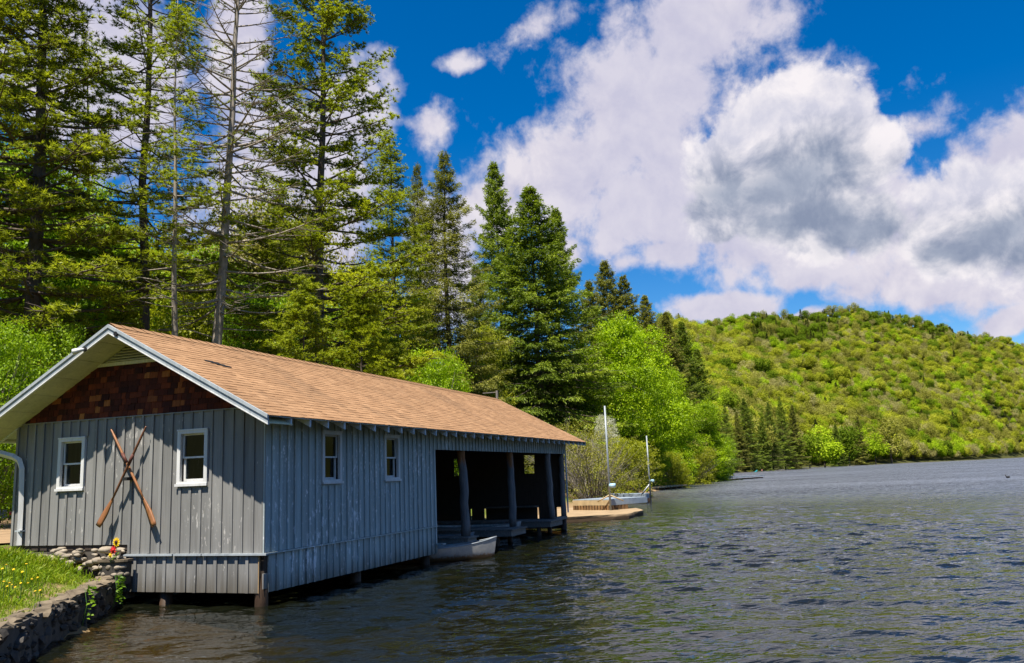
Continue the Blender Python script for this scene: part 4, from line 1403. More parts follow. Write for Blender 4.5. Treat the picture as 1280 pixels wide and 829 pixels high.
# dirt path and low bench glimpsed past the land corner
pg = np.array([[np.array([1.5, 8.6]) + (np.array([11.5, 13.5])) * i / 14 + np.array([-3.2, 2.6]) * (j / 6 - .25) for j in range(7)] for i in range(15)])
pz = ground_h(pg[..., 0], pg[..., 1]) + .05
I_ = np.arange(14)[:, None] * 7 + np.arange(6)[None, :]
path = link('dirt_path', mesh_np('dirt_path', np.concatenate([pg, pz[..., None]], -1).reshape(-1, 3), np.stack([I_, I_ + 7, I_ + 8, I_ + 1], -1).reshape(-1, 4), smooth=True), M_DIRT)
tag(path, 'pale dirt path behind the boathouse', 'path', kind='structure')
bp = at(-6, 645, 34)
be = empty('bench', (bp[0], bp[1], gh(bp[0], bp[1])))
tag(be, 'low blue-grey plank bench at the far left edge behind the downspout', 'bench')
zg = bp[2] - gh(bp[0], bp[1])
box('seat', (-1.1, -1.4, zg - .05), (-.7, 1.0, zg + .20), M_BENCH, be)
for (x, y) in ((-1.0, -1.2), (-.8, -1.2), (-1.0, .8), (-.8, .8)):
    box('leg', (x - .04, y - .04, -.1), (x + .04, y + .04, zg - .05), M_BLACK, be)

# ------------------------------------------------------------------ boat ramp slab and docks beyond the boathouse
sl = [onz(700, 655, .0), onz(790, 650, .0), onz(807, 644, .0), onz(806, 640, .15), onz(700, 634, .15)]
pts = [(21.5, 2.4), (22.9, 1.3), (24.6, -.9), (27.4, -1.0), (30.2, .0), (33.5, 3.4), (27, 6.5), (21.5, 6.0)]
r = random.Random(2)
out_ = []
for i in range(len(pts)):
    a, b = np.array(pts[i]), np.array(pts[(i + 1) % len(pts)])
    for k in range(4):
        out_.append(a + (b - a) * k / 4 + (np.array([r.uniform(-.10, .10), r.uniform(-.10, .10)]) if k else 0))
n = len(out_)
V = [(p[0], p[1], .22) for p in out_] + [(p[0] + r.uniform(-.05, .05), p[1] + r.uniform(-.05, .05), .10) for p in out_] + [(p[0], p[1], -.4) for p in out_]
F4 = [[(i + 1) % n, i, n + i, n + (i + 1) % n] for i in range(n)] + [[n + (i + 1) % n, n + i, 2 * n + i, 2 * n + (i + 1) % n] for i in range(n)]
ramp = link('boat_ramp', mesh_np('boat_ramp', V, [np.arange(n)[None, :], np.array(F4)]), M_CONCRETE)
tag(ramp, 'flat tan concrete landing slab at the water beyond the boathouse', 'landing', kind=None)


def spud_dock(A, B, Cc, ztop, fh, label, zfoot, ph, brace, lit_skirted, lampz):
    """raised dock: A near corner, B inner end, Cc outer end; pole at the near corner"""
    A, B, Cc = [np.array(q[:2], float) for q in (A, B, Cc)]
    D = B + Cc - A
    o = tag(empty('dock', (A[0], A[1], zfoot)), label, 'dock', 'docks by the landing')
    zt = ztop - zfoot
    A0, B0, C0_, D0 = np.zeros(2), B - A, Cc - A, D - A

    def beam(name, p, q, z0, z1, th, m):
        d = (q - p) / np.linalg.norm(q - p)
        nn = np.array([-d[1], d[0]]) * th / 2
        P = [(*(p - nn), z0), (*(q - nn), z0), (*(q + nn), z0), (*(p + nn), z0), (*(p - nn), z1), (*(q - nn), z1), (*(q + nn), z1), (*(p + nn), z1)]
        return link(name, mesh_np(name, *hexa(P)), m, o)
    beam('fascia', A0, B0, zt - fh, zt - .004, .06, M_TANWOOD_AND_LIT if lit_skirted else M_FASCIA2)  # one fascia paint all round; sunlit tan put into this face's colour
    beam('fascia', A0 + (C0_ / np.linalg.norm(C0_)) * .04, C0_, zt - fh, zt - .008, .06, M_FASCIA2)  # same paint, with its bluish shade put into the colour
    beam('fascia', C0_, D0, zt - fh, zt - .006, .06, M_FASCIA2)
    nb = 14
    for i in range(nb):
        p = A0 + C0_ * (i + .5) / nb
        beam('plank', p, p + B0, zt, zt + .04, np.linalg.norm(C0_) / nb * .94, M_FASCIA2)
    # skirt posts along the landward face and first part of the water face
    if lit_skirted:
        for i in range(13):
            p = A0 + B0 * (i + .4) / 13.2
            beam('skirt_post', p, p + B0 / 13.2 * .62, 0.0, zt - fh - .01, .08, M_SKIRT)
        for i in range(5):
            p = A0 + C0_ * (i + .3) / 11
            beam('skirt_post', p, p + C0_ / 11 * .7, 0.0, zt - fh - .01, .08, M_SKIRT)
    else:
        for q in (B0 * .9, C0_ * .5, D0 * .95, C0_ * .97):
            tube_obj('leg', [(*q, -1.2), (*q, zt - fh)], [.08, .08], M_PILE, o, 8)
    pq = -0.12 * (B0 / np.linalg.norm(B0) + C0_ / np.linalg.norm(C0_)) if lit_skirted else -B0 / np.linalg.norm(B0) * .35
    tube_obj('pole', [(*pq, -.5 if not lit_skirted else -.02), (*pq, ph - zfoot)], [.052, .048], M_METAL, o, 10)
    wn2 = tube_obj('winch', [(pq[0] - .02, pq[1] - .30, lampz - zfoot), (pq[0] + .02, pq[1] - .02, lampz - zfoot)], [.11, .11], M_LBLUE, o, 10)
    if brace:
        tube_obj('brace', [(*(B0 * .04), zt), (pq[0], pq[1], zt + .62)], [.05, .05], M_RAFTER, o, 6)
    else:
        for s in (-.65, .65):
            tube_obj('brace', [(pq[0], pq[1], lampz - zfoot - .45), (pq[0] + .1, pq[1] + s, zt - .05)], [.035, .035], M_TANWOOD_AND_LIT, o, 6)
    return o


spud_dock(onz(763, 638.6, .19), at(716, 628, 43.6), at(809, 630, 44.2), .70, .25, 'raised dock with fascia coloured sunlit tan, brown posts and tall pole nearest the landing slab', .20, 5.3, False, True, 1.40)
spud_dock(at(807, 620, 55), at(704, 620, 58.5), at(811, 620, 56.4), .57, .28, 'long pale blue-grey dock farther out with pole and white diagonal strut', 0.0, 4.25, True, False, 1.38)


def low_dock(P, Q, wdt, h, m, label):
    P, Q = np.array(P[:2]), np.array(Q[:2])
    o = tag(empty('low_dock', (P[0], P[1], 0)), label, 'dock')
    d = (Q - P)
    ln = np.linalg.norm(d)
    d /= ln
    nn = np.array([-d[1], d[0]])
    nb = max(6, int(ln / .8))
    for i in range(nb):
        a, b = d * ln * i / nb, d * ln * (i + .9) / nb
        Pp = [(*(a - nn * wdt / 2), h - .12), (*(b - nn * wdt / 2), h - .12), (*(b + nn * wdt / 2), h - .12), (*(a + nn * wdt / 2), h - .12)]
        link('plank', mesh_np('plank', *hexa(Pp + [(x, y, h) for (x, y, _) in Pp])), m, o)
    for i in range(0, nb, 2):
        a = d * ln * (i + .4) / nb
        tube_obj('float', [(*(a - nn * wdt * .4), .02), (*(a + nn * wdt * .4), .02)], [.16, .16], M_SKIRT, o, 7)
    return o


low_dock(onz(808, 611.0, .25), onz(853, 607.0, .25), 1.2, .36, M_TANWOOD_AND_LIT, 'thin tan low dock lying on the water under the shore bushes')
low_dock(onz(905, 599, .2), onz(951, 596.2, .2), 1.6, .5, M_FASCIA2, 'thin pale low dock at the end of the leafy point')

# a bird on the open water
bd = onz(1260, 597.5, 0)
o = tag(empty('waterbird', tuple(bd), .6), 'tiny dark waterbird sitting on the open lake near the right edge', 'bird')
V, F = tube([(-.26, 0, .10), (-.16, 0, .09), (0, 0, .07), (.14, 0, .08), (.20, 0, .14), (.22, 0, .22), (.25, 0, .27), (.31, 0, .27), (.36, 0, .25)], [.02, .08, .115, .09, .05, .04, .05, .03, .01], 9)
link('body', mesh_np('body', V, F, smooth=True), M_BLACK, o)


# ------------------------------------------------------------------ trees
def rnd_dirs(r, n):
    d = r.normal(size=(n, 3))
    return d / np.linalg.norm(d, axis=1, keepdims=True)


def needles(C, D, L, Wd, r, N, nj=.55):
    D = D / (np.linalg.norm(D, axis=1, keepdims=True) + 1e-9)
    S = np.cross(D, N + nj * r.normal(size=D.shape))
    S /= np.linalg.norm(S, axis=1, keepdims=True) + 1e-9
    V = np.stack([C - S * Wd[:, None] * .6, C + S * Wd[:, None] * .6, C + D * L[:, None]], 1).reshape(-1, 3)
    return V, np.arange(len(V)).reshape(-1, 3)


def trunk_pts(H, r, lean=0.02, k=10):
    t = np.linspace(0, 1, k)
    wob = np.cumsum(r.normal(0, .05, (k, 2)), 0) * (H / 25)
    return np.stack([wob[:, 0] + lean * H * t * r.normal(), wob[:, 1] + lean * H * t * r.normal(), H * t], 1)


def along(P, z):
    return np.array([np.interp(z, P[:, 2], P[:, 0]), np.interp(z, P[:, 2], P[:, 1]), z])


def pine(H, base, lmax, seed, foliage_frac=1.0, tufts=13, r0=.26, plate=.16, needle=(.13, .21), nw=.030, asc=(.05, .75), whorl=.62, blades_per=15, bare=0.0, twigs=3, lowdead=6):
    """white pine: whorls of long limbs carrying flat plates of needle tufts"""
    r = np.random.default_rng(seed)
    P = trunk_pts(H, r)
    tr = tube(P, r0 * (1 - np.linspace(0, 1, len(P)) * .93), 9)
    limbs = []
    FC, FD, FT = [], [], []
    z = base
    while z < H - .25:
        t = (z - base) / (H - base)
        nb = r.integers(4, 7)
        a0 = r.uniform(0, 6.28)
        for b in range(nb):
            a = a0 + b * 6.283 / nb + r.normal(0, .25)
            prof = (1 - t) ** .75 * (.55 + .45 * min(1, t * 5 + .35))
            Ln = max(.35, lmax * prof * r.uniform(.5, 1.12))
            el_ = asc[0] + (asc[1] - asc[0]) * t ** 1.3 + r.normal(0, .08)
            p0 = along(P, min(z + r.uniform(-.25, .25), H))
            d = np.array([math.cos(a) * math.cos(el_), math.sin(a) * math.cos(el_), math.sin(el_)])
            s = np.linspace(0, 1, 6)
            up = r.uniform(.02, .10)
            pts = p0 + d * (Ln * s)[:, None]
            pts[:, 2] += Ln * (up * s ** 2 - .10 * (1 - t) * np.sin(s * math.pi) * r.uniform(.3, 1))
            side = np.array([-math.sin(a), math.cos(a), 0])
            pts += side * (r.normal(0, .05) * Ln * s ** 2)[:, None]
            rb = min(.075, .012 + .011 * Ln) * (r0 / .26)
            limbs.append(tube(pts, rb * (1 - s * .8), 5, False))
            isbare = r.uniform() < bare
            for q in range(twigs + int(Ln)):
                sq = r.uniform(.3, .98)
                pb = np.array([np.interp(sq, s, pts[:, i]) for i in range(3)])
                sg = 1 if r.uniform() < .5 else -1
                tl = Ln * r.uniform(.14, .34) * (1.15 - sq * .6) + .2
                td = d * .75 + side * sg * r.uniform(.5, 1.0) + np.array([0, 0, r.uniform(-.05, .3)])
                td /= np.linalg.norm(td)
                pe = pb + td * tl
                limbs.append(tube([pb, (pb + pe) / 2 + r.normal(0, .04, 3), pe], [rb * .35, rb * .25, .006], 3, False))
                if not isbare and r.uniform() < foliage_frac:
                    n = max(2, int(tufts * tl))
                    m_ = r.uniform(.25, 1.05, n)
                    c = pb + np.outer(m_, td * tl) + np.stack([r.normal(0, plate, n), r.normal(0, plate, n), r.normal(.04, plate * .26, n)], 1)
                    FC.append(c)
                    FD.append(np.tile(td * .6 + d * .3 + np.array([0, 0, .35]), (n, 1)))
                    FT.append(np.full(n, r.normal(0, .10)))
            if not isbare and r.uniform() < foliage_frac:
                n = int(tufts * .9 * Ln * .55) + 3
                m_ = r.uniform(.45, 1.04, n)
                c = np.stack([np.interp(np.minimum(m_, 1), s, pts[:, i]) for i in range(3)], 1)
                c += np.stack([r.normal(0, plate, n), r.normal(0, plate, n), r.normal(.05, plate * .26, n)], 1)
                FC.append(c)
                FD.append(np.tile(d * .6 + np.array([0, 0, .4]), (n, 1)))
                FT.append(np.full(n, r.normal(0, .10)))
        z += whorl * r.uniform(.75, 1.3) * (1.0 if t < .75 else .7)
    for q in range(lowdead):                                   # dead stubs below the crown
        z = r.uniform(base * .35, base)
        a = r.uniform(0, 6.28)
        p0 = along(P, z)
        Ln = r.uniform(.6, 2.6)
        e = p0 + np.array([math.cos(a) * Ln, math.sin(a) * Ln, r.uniform(-.3, .25) * Ln])
        limbs.append(tube([p0, (p0 + e) / 2 + r.normal(0, .1, 3), e], [.03, .02, .006], 4, False))
    tm = mesh_np('trunk', *merge([tr] + limbs), smooth=True)
    if FC:
        C, D, T = np.concatenate(FC), np.concatenate(FD), np.concatenate(FT)
        k = blades_per
        C = np.repeat(C, k, 0)
        D = np.repeat(D, k, 0)
        T = np.repeat(T, k)
        n = len(C)
        D = D * np.array([.8, .8, .35]) + rnd_dirs(r, n) * np.array([.85, .85, .45])
        V, F = needles(C, D, r.uniform(*needle, n), r.uniform(.7, 1.3, n) * nw, r, np.array([-.25, 0, 1.0]))
        cm = mesh_np('crown', V, F, np.clip(.5 + T + r.normal(0, .13, n), 0, 1))
    else:
        cm = None
    return tm, cm


def spruce(H, base, R, seed, r0=.30, droop=.35, dens=1.0, blade=(.16, .30), bw=.065, power=.85, whorl=.52, thin=0.0):
    """spruce or hemlock: many drooping limbs with hanging sprays, narrow tip"""
    r = np.random.default_rng(seed)
    P = trunk_pts(H, r, .008)
    tr = tube(P, r0 * (1 - np.linspace(0, 1, len(P)) * .95), 8)
    limbs, FC, FD, FT = [], [], [], []
    z = base
    while z < H - .1:
        t = (z - base) / (H - base)
        nb = r.integers(4, 8)
        a0 = r.uniform(0, 6.28)
        for b in range(nb):
            a = a0 + b * 6.283 / nb + r.normal(0, .3)
            Ln = max(.25, R * (1 - t) ** power * r.uniform(.42, 1.15) * (.75 + .25 * min(1, t * 6)))
            if r.uniform() < thin:
                continue
            el_ = -.12 + .75 * t ** 2 + r.normal(0, .06)
            p0 = along(P, min(z + r.uniform(-.2, .2), H))
            d = np.array([math.cos(a) * math.cos(el_), math.sin(a) * math.cos(el_), math.sin(el_)])
            s = np.linspace(0, 1, 5)
            pts = p0 + d * (Ln * s)[:, None]
            pts[:, 2] += Ln * (-droop * (1 - t * .6) * s ** 1.4 + .22 * s ** 3)
            limbs.append(tube(pts, (.010 + .008 * Ln) * (1 - .8 * s), 4, False))
            side = np.array([-math.sin(a), math.cos(a), 0])
            n = int(Ln * 26 * dens) + 5
            m_ = r.uniform(.12, 1.03, n) ** .8
            c = np.stack([np.interp(np.minimum(m_, 1), s, pts[:, i]) for i in range(3)], 1)
            lat = r.normal(0, 1, n) * (.22 * Ln * (1.05 - m_) + .08)
            c += side[None, :] * lat[:, None]
            c[:, 2] -= np.abs(lat) * .35 + r.uniform(0, .16, n)
            FC.append(c)
            FD.append(d * .7 + side[None, :] * np.sign(lat)[:, None] * .5 + np.array([0, 0, -.30]))
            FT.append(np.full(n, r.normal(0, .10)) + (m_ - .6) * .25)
        z += whorl * r.uniform(.7, 1.3) * (1 - .35 * t)
    C, D, T = np.concatenate(FC), np.concatenate(FD), np.concatenate(FT)
    k = 5
    NN = np.repeat(D * np.array([.7, .7, 0]), k, 0) + np.array([0, 0, .9])
    C = np.repeat(C, k, 0) + r.normal(0, .07, (len(C) * k, 3))
    D = np.repeat(D, k, 0) + rnd_dirs(r, len(C)) * .6
    T = np.repeat(T, k)
    n = len(C)
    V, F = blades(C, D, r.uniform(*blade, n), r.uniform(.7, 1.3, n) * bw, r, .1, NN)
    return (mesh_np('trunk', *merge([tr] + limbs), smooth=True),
            mesh_np('crown', V, F, np.clip(.45 + T + r.normal(0, .13, n), 0, 1)))


def broadleaf(H, base, R, seed, leaves=26000, leaf=.16, r0=.2, lobes=16, low=False, clump=.5, twiggy=0, multi=1, flat=.85, shoots=0):
    """broadleaf tree or bush: forked limbs, leaf clumps spread over uneven lobes"""
    r = np.random.default_rng(seed)
    tubes = []
    cen = []
    for i in range(lobes):
        f = (i + .5) / lobes
        zz = base + (H - base) * (f ** .9)
        prof = math.sqrt(max(.04, 1 - ((zz - (base + (H - base) * .42)) / ((H - base) * .62)) ** 2))
        a = i * 2.4 + r.normal(0, .4)
        rr = R * prof * r.uniform(.25, .85)
        cen.append((rr * math.cos(a), rr * math.sin(a), zz, R * r.uniform(.28, .50) * (.55 + .45 * prof)))
    cen = np.array(cen)
    stems = []
    for q in range(multi):
        a = r.uniform(0, 6.28)
        P = trunk_pts(H * .82, r, .03 if multi == 1 else .12)
        if multi > 1:
            P[:, 0] += math.cos(a) * R * .35 * (P[:, 2] / H) + math.cos(a) * .15 * R
            P[:, 1] += math.sin(a) * R * .35 * (P[:, 2] / H) + math.sin(a) * .15 * R
        stems.append(P)
        tubes.append(tube(P, r0 / multi ** .5 * (1 - np.linspace(0, 1, len(P)) * .9), 7))
    limbs = []
    for c in cen:
        P = stems[r.integers(0, multi)]
        z0 = max(base * .5, c[2] - np.hypot(c[0], c[1]) * r.uniform(.5, 1.1) - .3)
        p0 = along(P, min(z0, P[-1, 2] * .95))
        e = c[:3]
        mid_ = p0 * .45 + e * .55 + np.array([0, 0, .08 * H * r.uniform(-.5, 1)])
        limbs.append(tube([p0, mid_, e], [r0 * .30, r0 * .2, r0 * .07], 5, False))
        for k in range(3 + twiggy):
            q = e + rnd_dirs(r, 1)[0] * c[3] * r.uniform(.6, 1.0)
            q[2] += .1 * c[3]
            limbs.append(tube([mid_ * .3 + e * .7, (e + q) / 2 + r.normal(0, .06, 3), q], [r0 * .09, r0 * .06, .008], 3, False))
    for k in range(shoots):                                     # stems reaching out past the leaves
        a = r.uniform(0, 6.283)
        rr = R * r.uniform(.05, .35)
        q0 = np.array([math.cos(a) * rr * .5, math.sin(a) * rr * .5, 0])
        out_r = R * r.uniform(.45, 1.08)
        hh = H * r.uniform(.55, 1.08) * (1.15 - .35 * out_r / R)
        q2 = np.array([math.cos(a) * out_r, math.sin(a) * out_r, hh])
        q1 = q0 * .4 + q2 * .45 + np.array([0, 0, .12 * H])
        limbs.append(tube([q0, q1, q2], [.030, .022, .006], 4, False))
    wgt = cen[:, 3] ** 2
    ncl = max(20, int(leaves / 26))
    li = r.choice(len(cen), ncl, p=wgt / wgt.sum())
    d = rnd_dirs(r, ncl)
    d[:, 2] = d[:, 2] * .9 + .18
    rad = cen[li, 3] * r.uniform(.45, 1.08, ncl) ** .6
    cc = cen[li, :3] + d * rad[:, None] * np.array([1, 1, flat])
    T = r.normal(0, .09, ncl) + r.normal(0, .09, len(cen))[li]
    k = 26
    C = np.repeat(cc, k, 0) + r.normal(0, clump * .42, (ncl * k, 3)) * np.array([1, 1, .55])
    D = np.repeat(d, k, 0) * .5 + rnd_dirs(r, ncl * k) * .8 + np.array([0, 0, -.1])
    n = len(C)
    C[:, 2] = np.maximum(C[:, 2], .05)
    V, F = blades(C, D, r.uniform(.75, 1.3, n) * leaf, r.uniform(.5, .8, n) * leaf, r, .1, np.repeat(d, k, 0) + np.array([0, 0, .5]), .6)
    return (mesh_np('trunk', *merge(tubes + limbs), smooth=True),
            mesh_np('crown', V, F, np.clip(.5 + np.repeat(T, k) + r.normal(0, .12, n), 0, 1)))


def tree(name, meshes, fol, bark, loc, label, cat='tree', group=None, rz=0.0, sc=(1, 1, 1)):
    o = empty(name, loc, rz)
    o.scale = sc
    tag(o, label, cat, group)
    for nm, me, m in zip(('trunk', 'crown'), meshes, (bark, fol)):
        if me is None:
            continue
        if not me.materials:
            me.materials.append(m)
            link(nm, me, None, o)
        elif me.materials[0] == m:
            link(nm, me, None, o)
        else:
            c = link(nm, me, None, o)
            c.material_slots[0].link = 'OBJECT'
            c.material_slots[0].material = m
    return o


def base_at(u, dist, v=560):
    p = at(u, v, dist)
    return (p[0], p[1], gh(p[0], p[1]) - .15)


def top_h(u, v, dist):
    """height above its ground of a thing whose top shows at pixel (u, v)"""
    p = at(u, v, dist)
    b = base_at(u, dist)
    return p[2] - b[2]


# the big pines behind the boathouse, each its own
PINES = 'tall pines behind the boathouse'
b = base_at(33, 36)
tree('white_pine', pine(32, 6, 5.6, 101, .62, 11, .36, .22, needle=(.2, .32), nw=.04, asc=(-.15, .5), whorl=.62, bare=.05, blades_per=16), F_PINEDARK, M_BARK, b,
     'very tall dark-trunked pine with shadowy drooping boughs, leftmost big trunk above the roof peak', group=PINES)
b = base_at(180, 38)
tree('white_pine', pine(32, 9.5, 4.6, 102, .80, 13, .27, .18, asc=(-.02, .75), whorl=.7, bare=.18), F_PINE, M_BARK, b,
     'tall straight pine between the dark-trunked pine and the nearly bare one', group=PINES)
b = base_at(209, 35)
tree('white_pine', pine(21, 10, 2.7, 103, .75, 12, .17, .17, whorl=.8, bare=.2, lowdead=12), F_PINE, M_BARKPALE, b,
     'slender pale-barked pine trunk rising just behind the roof ridge', group=PINES)
b = base_at(263, 36)
tree('white_pine', pine(31, 8.5, 5.2, 104, .17, 9, .27, .20, asc=(-.12, .75), whorl=.55, bare=.45, twigs=7, lowdead=26, needle=(.12, .2), nw=.022, blades_per=11), F_PINEDARK, M_BARKPALE, b,
     'nearly bare dying pine with grey trunk and spidery twigs against the clouds', group=PINES)
b = base_at(402, 40)
tree('white_pine', pine(32, 3.0, 6.4, 105, .95, 17, .30, .21, needle=(.13, .22), nw=.038, asc=(-.05, .72), whorl=.64, bare=.03, blades_per=14), F_PINE, M_BARK, b,
     'full white pine with layered sunlit boughs towering above the middle of the roof', group=PINES)
b = base_at(497, 55)
tree('white_pine', pine(top_h(505, 172, 55), 5, 4.6, 106, .95, 15, .24, .2, asc=(-.1, .6), whorl=.55, bare=.04), F_PINE, M_BARK, b,
     'narrower pine leaning out beside the full white pine towards the hemlocks', group=PINES)
b = base_at(-38, 36)
tree('white_pine', pine(30, 6, 5.4, 107, .9, 12, .34, .2, asc=(-.2, .4), whorl=.6, bare=.05), F_PINEDARK, M_BARK, b,
     'dark pine cut off by the left edge of the picture with boughs hanging in', group=PINES)
b = base_at(118, 48)
tree('white_pine', pine(26, 8, 3.8, 108, .7, 10, .22, .2, asc=(-.1, .5), whorl=.7, bare=.1), F_PINEDARK, M_BARK, b,
     'shaded pine set back between the two tall trunks above the gable peak', group=PINES)
b = base_at(345, 62)
tree('white_pine', pine(top_h(348, 222, 62), 6, 4.0, 109, .85, 11, .2, .2, whorl=.6), F_PINE, M_BARK, b,
     'shorter pine farther back showing between the bare pine and the full one', group=PINES)

yp = pine(11, 1.2, 3.6, 110, 1.0, 20, .12, .19, needle=(.13, .21), nw=.036, asc=(.05, .7), whorl=.55, blades_per=13, lowdead=0)
for (u, vt, d, lab, rz) in ((372, 352, 33, 'young bushy pine with bright boughs left of the full white pine trunk', .4), (452, 366, 35, 'young bushy pine with bright boughs right of the full white pine trunk', 2.5),
                            (160, 372, 36, 'young pine with pale green boughs behind the near end of the roof ridge', 4.1), (498, 425, 40, 'low young pine rising over the ridge below the narrower pine', 5.0)):
    k = top_h(u, vt, d) / 11
    tree('young_pine', yp, F_PINE, M_BARK, base_at(u, d), lab, group='young pines behind the roof', rz=rz, sc=(k, k, k))

# hemlocks and spruces to the right of the pines
SPR = 'spruces and hemlocks behind the boathouse'
hem = spruce(28, 2.5, 6.4, 201, thin=.04, dens=.95, droop=.30, blade=(.14, .26), bw=.05)
spA = spruce(28, .8, 7.6, 202, dens=.75, droop=.42, blade=(.18, .32), bw=.075, power=.74)
spB = spruce(28, 1.5, 6.4, 203, dens=.7, droop=.3, blade=(.2, .34), bw=.08, power=.75, thin=.12)


def put_spruce(meshes, u, vtop, dist, width, fol, label, rz, name='spruce_tree', group=SPR):
    H = top_h(u, vtop, dist)
    k = H / 28
    return tree(name, meshes, fol, M_BARK, base_at(u + (0 if u < 600 else 4), dist), label, group=group, rz=rz, sc=(k * width, k * width, k))


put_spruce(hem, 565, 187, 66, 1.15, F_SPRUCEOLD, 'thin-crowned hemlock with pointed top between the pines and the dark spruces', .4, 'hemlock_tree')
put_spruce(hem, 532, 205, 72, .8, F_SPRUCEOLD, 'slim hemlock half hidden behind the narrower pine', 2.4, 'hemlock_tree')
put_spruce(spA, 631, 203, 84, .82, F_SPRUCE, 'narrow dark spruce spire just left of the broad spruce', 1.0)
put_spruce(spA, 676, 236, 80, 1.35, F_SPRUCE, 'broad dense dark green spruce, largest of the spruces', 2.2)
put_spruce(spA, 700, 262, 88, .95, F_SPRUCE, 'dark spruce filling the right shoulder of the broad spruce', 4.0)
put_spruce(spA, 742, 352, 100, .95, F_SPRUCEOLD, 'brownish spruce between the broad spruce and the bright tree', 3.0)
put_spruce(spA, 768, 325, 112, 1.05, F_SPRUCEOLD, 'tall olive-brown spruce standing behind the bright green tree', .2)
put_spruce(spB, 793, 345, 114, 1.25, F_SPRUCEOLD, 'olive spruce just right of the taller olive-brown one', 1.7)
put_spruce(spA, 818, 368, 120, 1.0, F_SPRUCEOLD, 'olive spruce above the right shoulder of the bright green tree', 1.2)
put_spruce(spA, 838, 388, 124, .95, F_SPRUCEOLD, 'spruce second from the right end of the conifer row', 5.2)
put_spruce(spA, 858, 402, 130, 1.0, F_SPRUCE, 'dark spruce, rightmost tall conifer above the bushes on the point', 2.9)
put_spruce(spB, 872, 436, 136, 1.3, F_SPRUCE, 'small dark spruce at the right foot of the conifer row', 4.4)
put_spruce(hem, 598, 330, 78, 1.0, F_SPRUCE, 'low spruce filling the gap behind the shingle ridge', 5.0)

# broadleaf trees and bushes along the shore
bright = broadleaf(18, 1.5, 6.2, 301, 62000, .22, .28, 34, clump=.85, shoots=0)
green = broadleaf(14, 1.5, 4.6, 302, 38000, .19, .2, 28, clump=.7)
bush = broadleaf(6, .2, 3.4, 303, 26000, .13, .07, 24, clump=.45, multi=5, twiggy=3, shoots=40)
wil = broadleaf(5.2, .3, 3.4, 304, 10000, .09, .06, 20, clump=.5, multi=9, twiggy=10, shoots=90)
shr = broadleaf(9, .3, 4.0, 305, 32000, .16, .1, 28, clump=.6, multi=3, shoots=25)


def put_leafy(meshes, h0, u, vtop, dist, width, fol, bark, label, rz, name='broadleaf_tree', cat='tree', group=None):
    H = top_h(u, vtop, dist)
    k = H / h0
    return tree(name, meshes, fol, bark, base_at(u, dist), label, cat, group, rz, (k * width, k * width, k))


put_leafy(bright, 18, 785, 408, 88, 1.0, F_BRIGHT, M_BARK, 'brilliant fresh green broadleaf tree rising behind the tall dock pole', .3)
put_leafy(bright, 18, 838, 470, 100, .85, F_BRIGHT, M_BARK, 'fresh green tree sloping down from the brilliant one to the point', 1.9)
put_leafy(green, 14, 878, 505, 128, 1.15, F_BRIGHT, M_BARK, 'rounded green tree at the tip of the leafy point', 2.2)
put_leafy(green, 14, 903, 545, 150, 1.0, F_GREEN, M_BARK, 'outermost low green tree leaning over the water on the point', .7)
SB = 'bushes along the near shore'
put_leafy(shr, 9, 812, 552, 92, 1.0, F_GREEN, M_BARK, 'dark leafy bush at the water right of the far dock pole', .5, 'shore_bush', 'bush', SB)
put_leafy(bush, 6, 838, 570, 96, 1.0, F_YELLOW, M_TWIG, 'yellow-green bush right behind the thin tan low dock', 2.1, 'shore_bush', 'bush', SB)
put_leafy(bush, 6, 865, 562, 112, 1.2, F_YELLOW, M_TWIG, 'round olive-yellow bush near the end of the point', 4.1, 'shore_bush', 'bush', SB)
put_leafy(bush, 6, 888, 575, 132, 1.2, F_GREEN, M_TWIG, 'low green bush overhanging the water under the outermost tree', 1.1, 'shore_bush', 'bush', SB)
put_leafy(bush, 6, 780, 555, 66, 1.05, F_YELLOW, M_TWIG, 'olive-yellow bush between the two dock poles', 3.3, 'shore_bush', 'bush', SB)
put_leafy(wil, 5.2, 738, 545, 54, 1.15, F_OLIVE, M_BARKPALE, 'barely leafed willow bush with fanned pale stems beyond the landing', .8, 'willow_bush', 'bush', SB)
put_leafy(wil, 5.2, 706, 536, 58, 1.2, F_OLIVE, M_TWIG, 'twiggy olive bush just behind the far end of the roof', 3.0, 'willow_bush', 'bush', SB)
put_leafy(shr, 9, 745, 530, 78, .9, F_YELLOW, M_TWIG, 'tall yellow-green shrub behind the fanned willow bush', 1.4, 'shore_bush', 'bush', SB)
put_leafy(bush, 6, 757, 528, 74, .5, F_WHITE, M_TWIG, 'small white-blossomed shrub beside the tall dock pole', 2.6, 'blossom_bush', 'bush', SB)

# understorey behind the boathouse roof
UB = 'leafy trees behind the boathouse roof'
put_leafy(shr, 9, 545, 452, 52, .75, F_BRIGHT, M_TWIG, 'bright green bush showing over the ridge below the hemlock', .6, 'leafy_bush', 'bush', UB)
put_leafy(green, 14, 318, 365, 46, .85, F_GREEN, M_BARK, 'dark green leafy tree right of the bare pine trunk', .1, group=UB)
put_leafy(green, 14, 455, 398, 58, .95, F_GREEN, M_BARK, 'leafy green tree behind the foot of the full white pine', 2.8, group=UB)
put_leafy(green, 14, 235, 330, 58, .9, F_GREEN, M_BARK, 'mid green leafy tree between the pale trunk and the bare pine', 4.0, group=UB)
put_leafy(bright, 18, 15, 200, 46, .8, F_GREEN, M_BARK, 'sunlit leafy tree at the left edge behind the dark pine', 1.0, group=UB)
put_leafy(bright, 18, 75, 320, 50, .75, F_GREEN, M_BARK, 'leafy green tree glowing through the boughs above the gable peak', 2.0, group=UB)
put_leafy(green, 14, 140, 300, 60, 1.0, F_YELLOW, M_BARK, 'yellow-green leafy tree behind the gable peak', 5.0, group=UB)
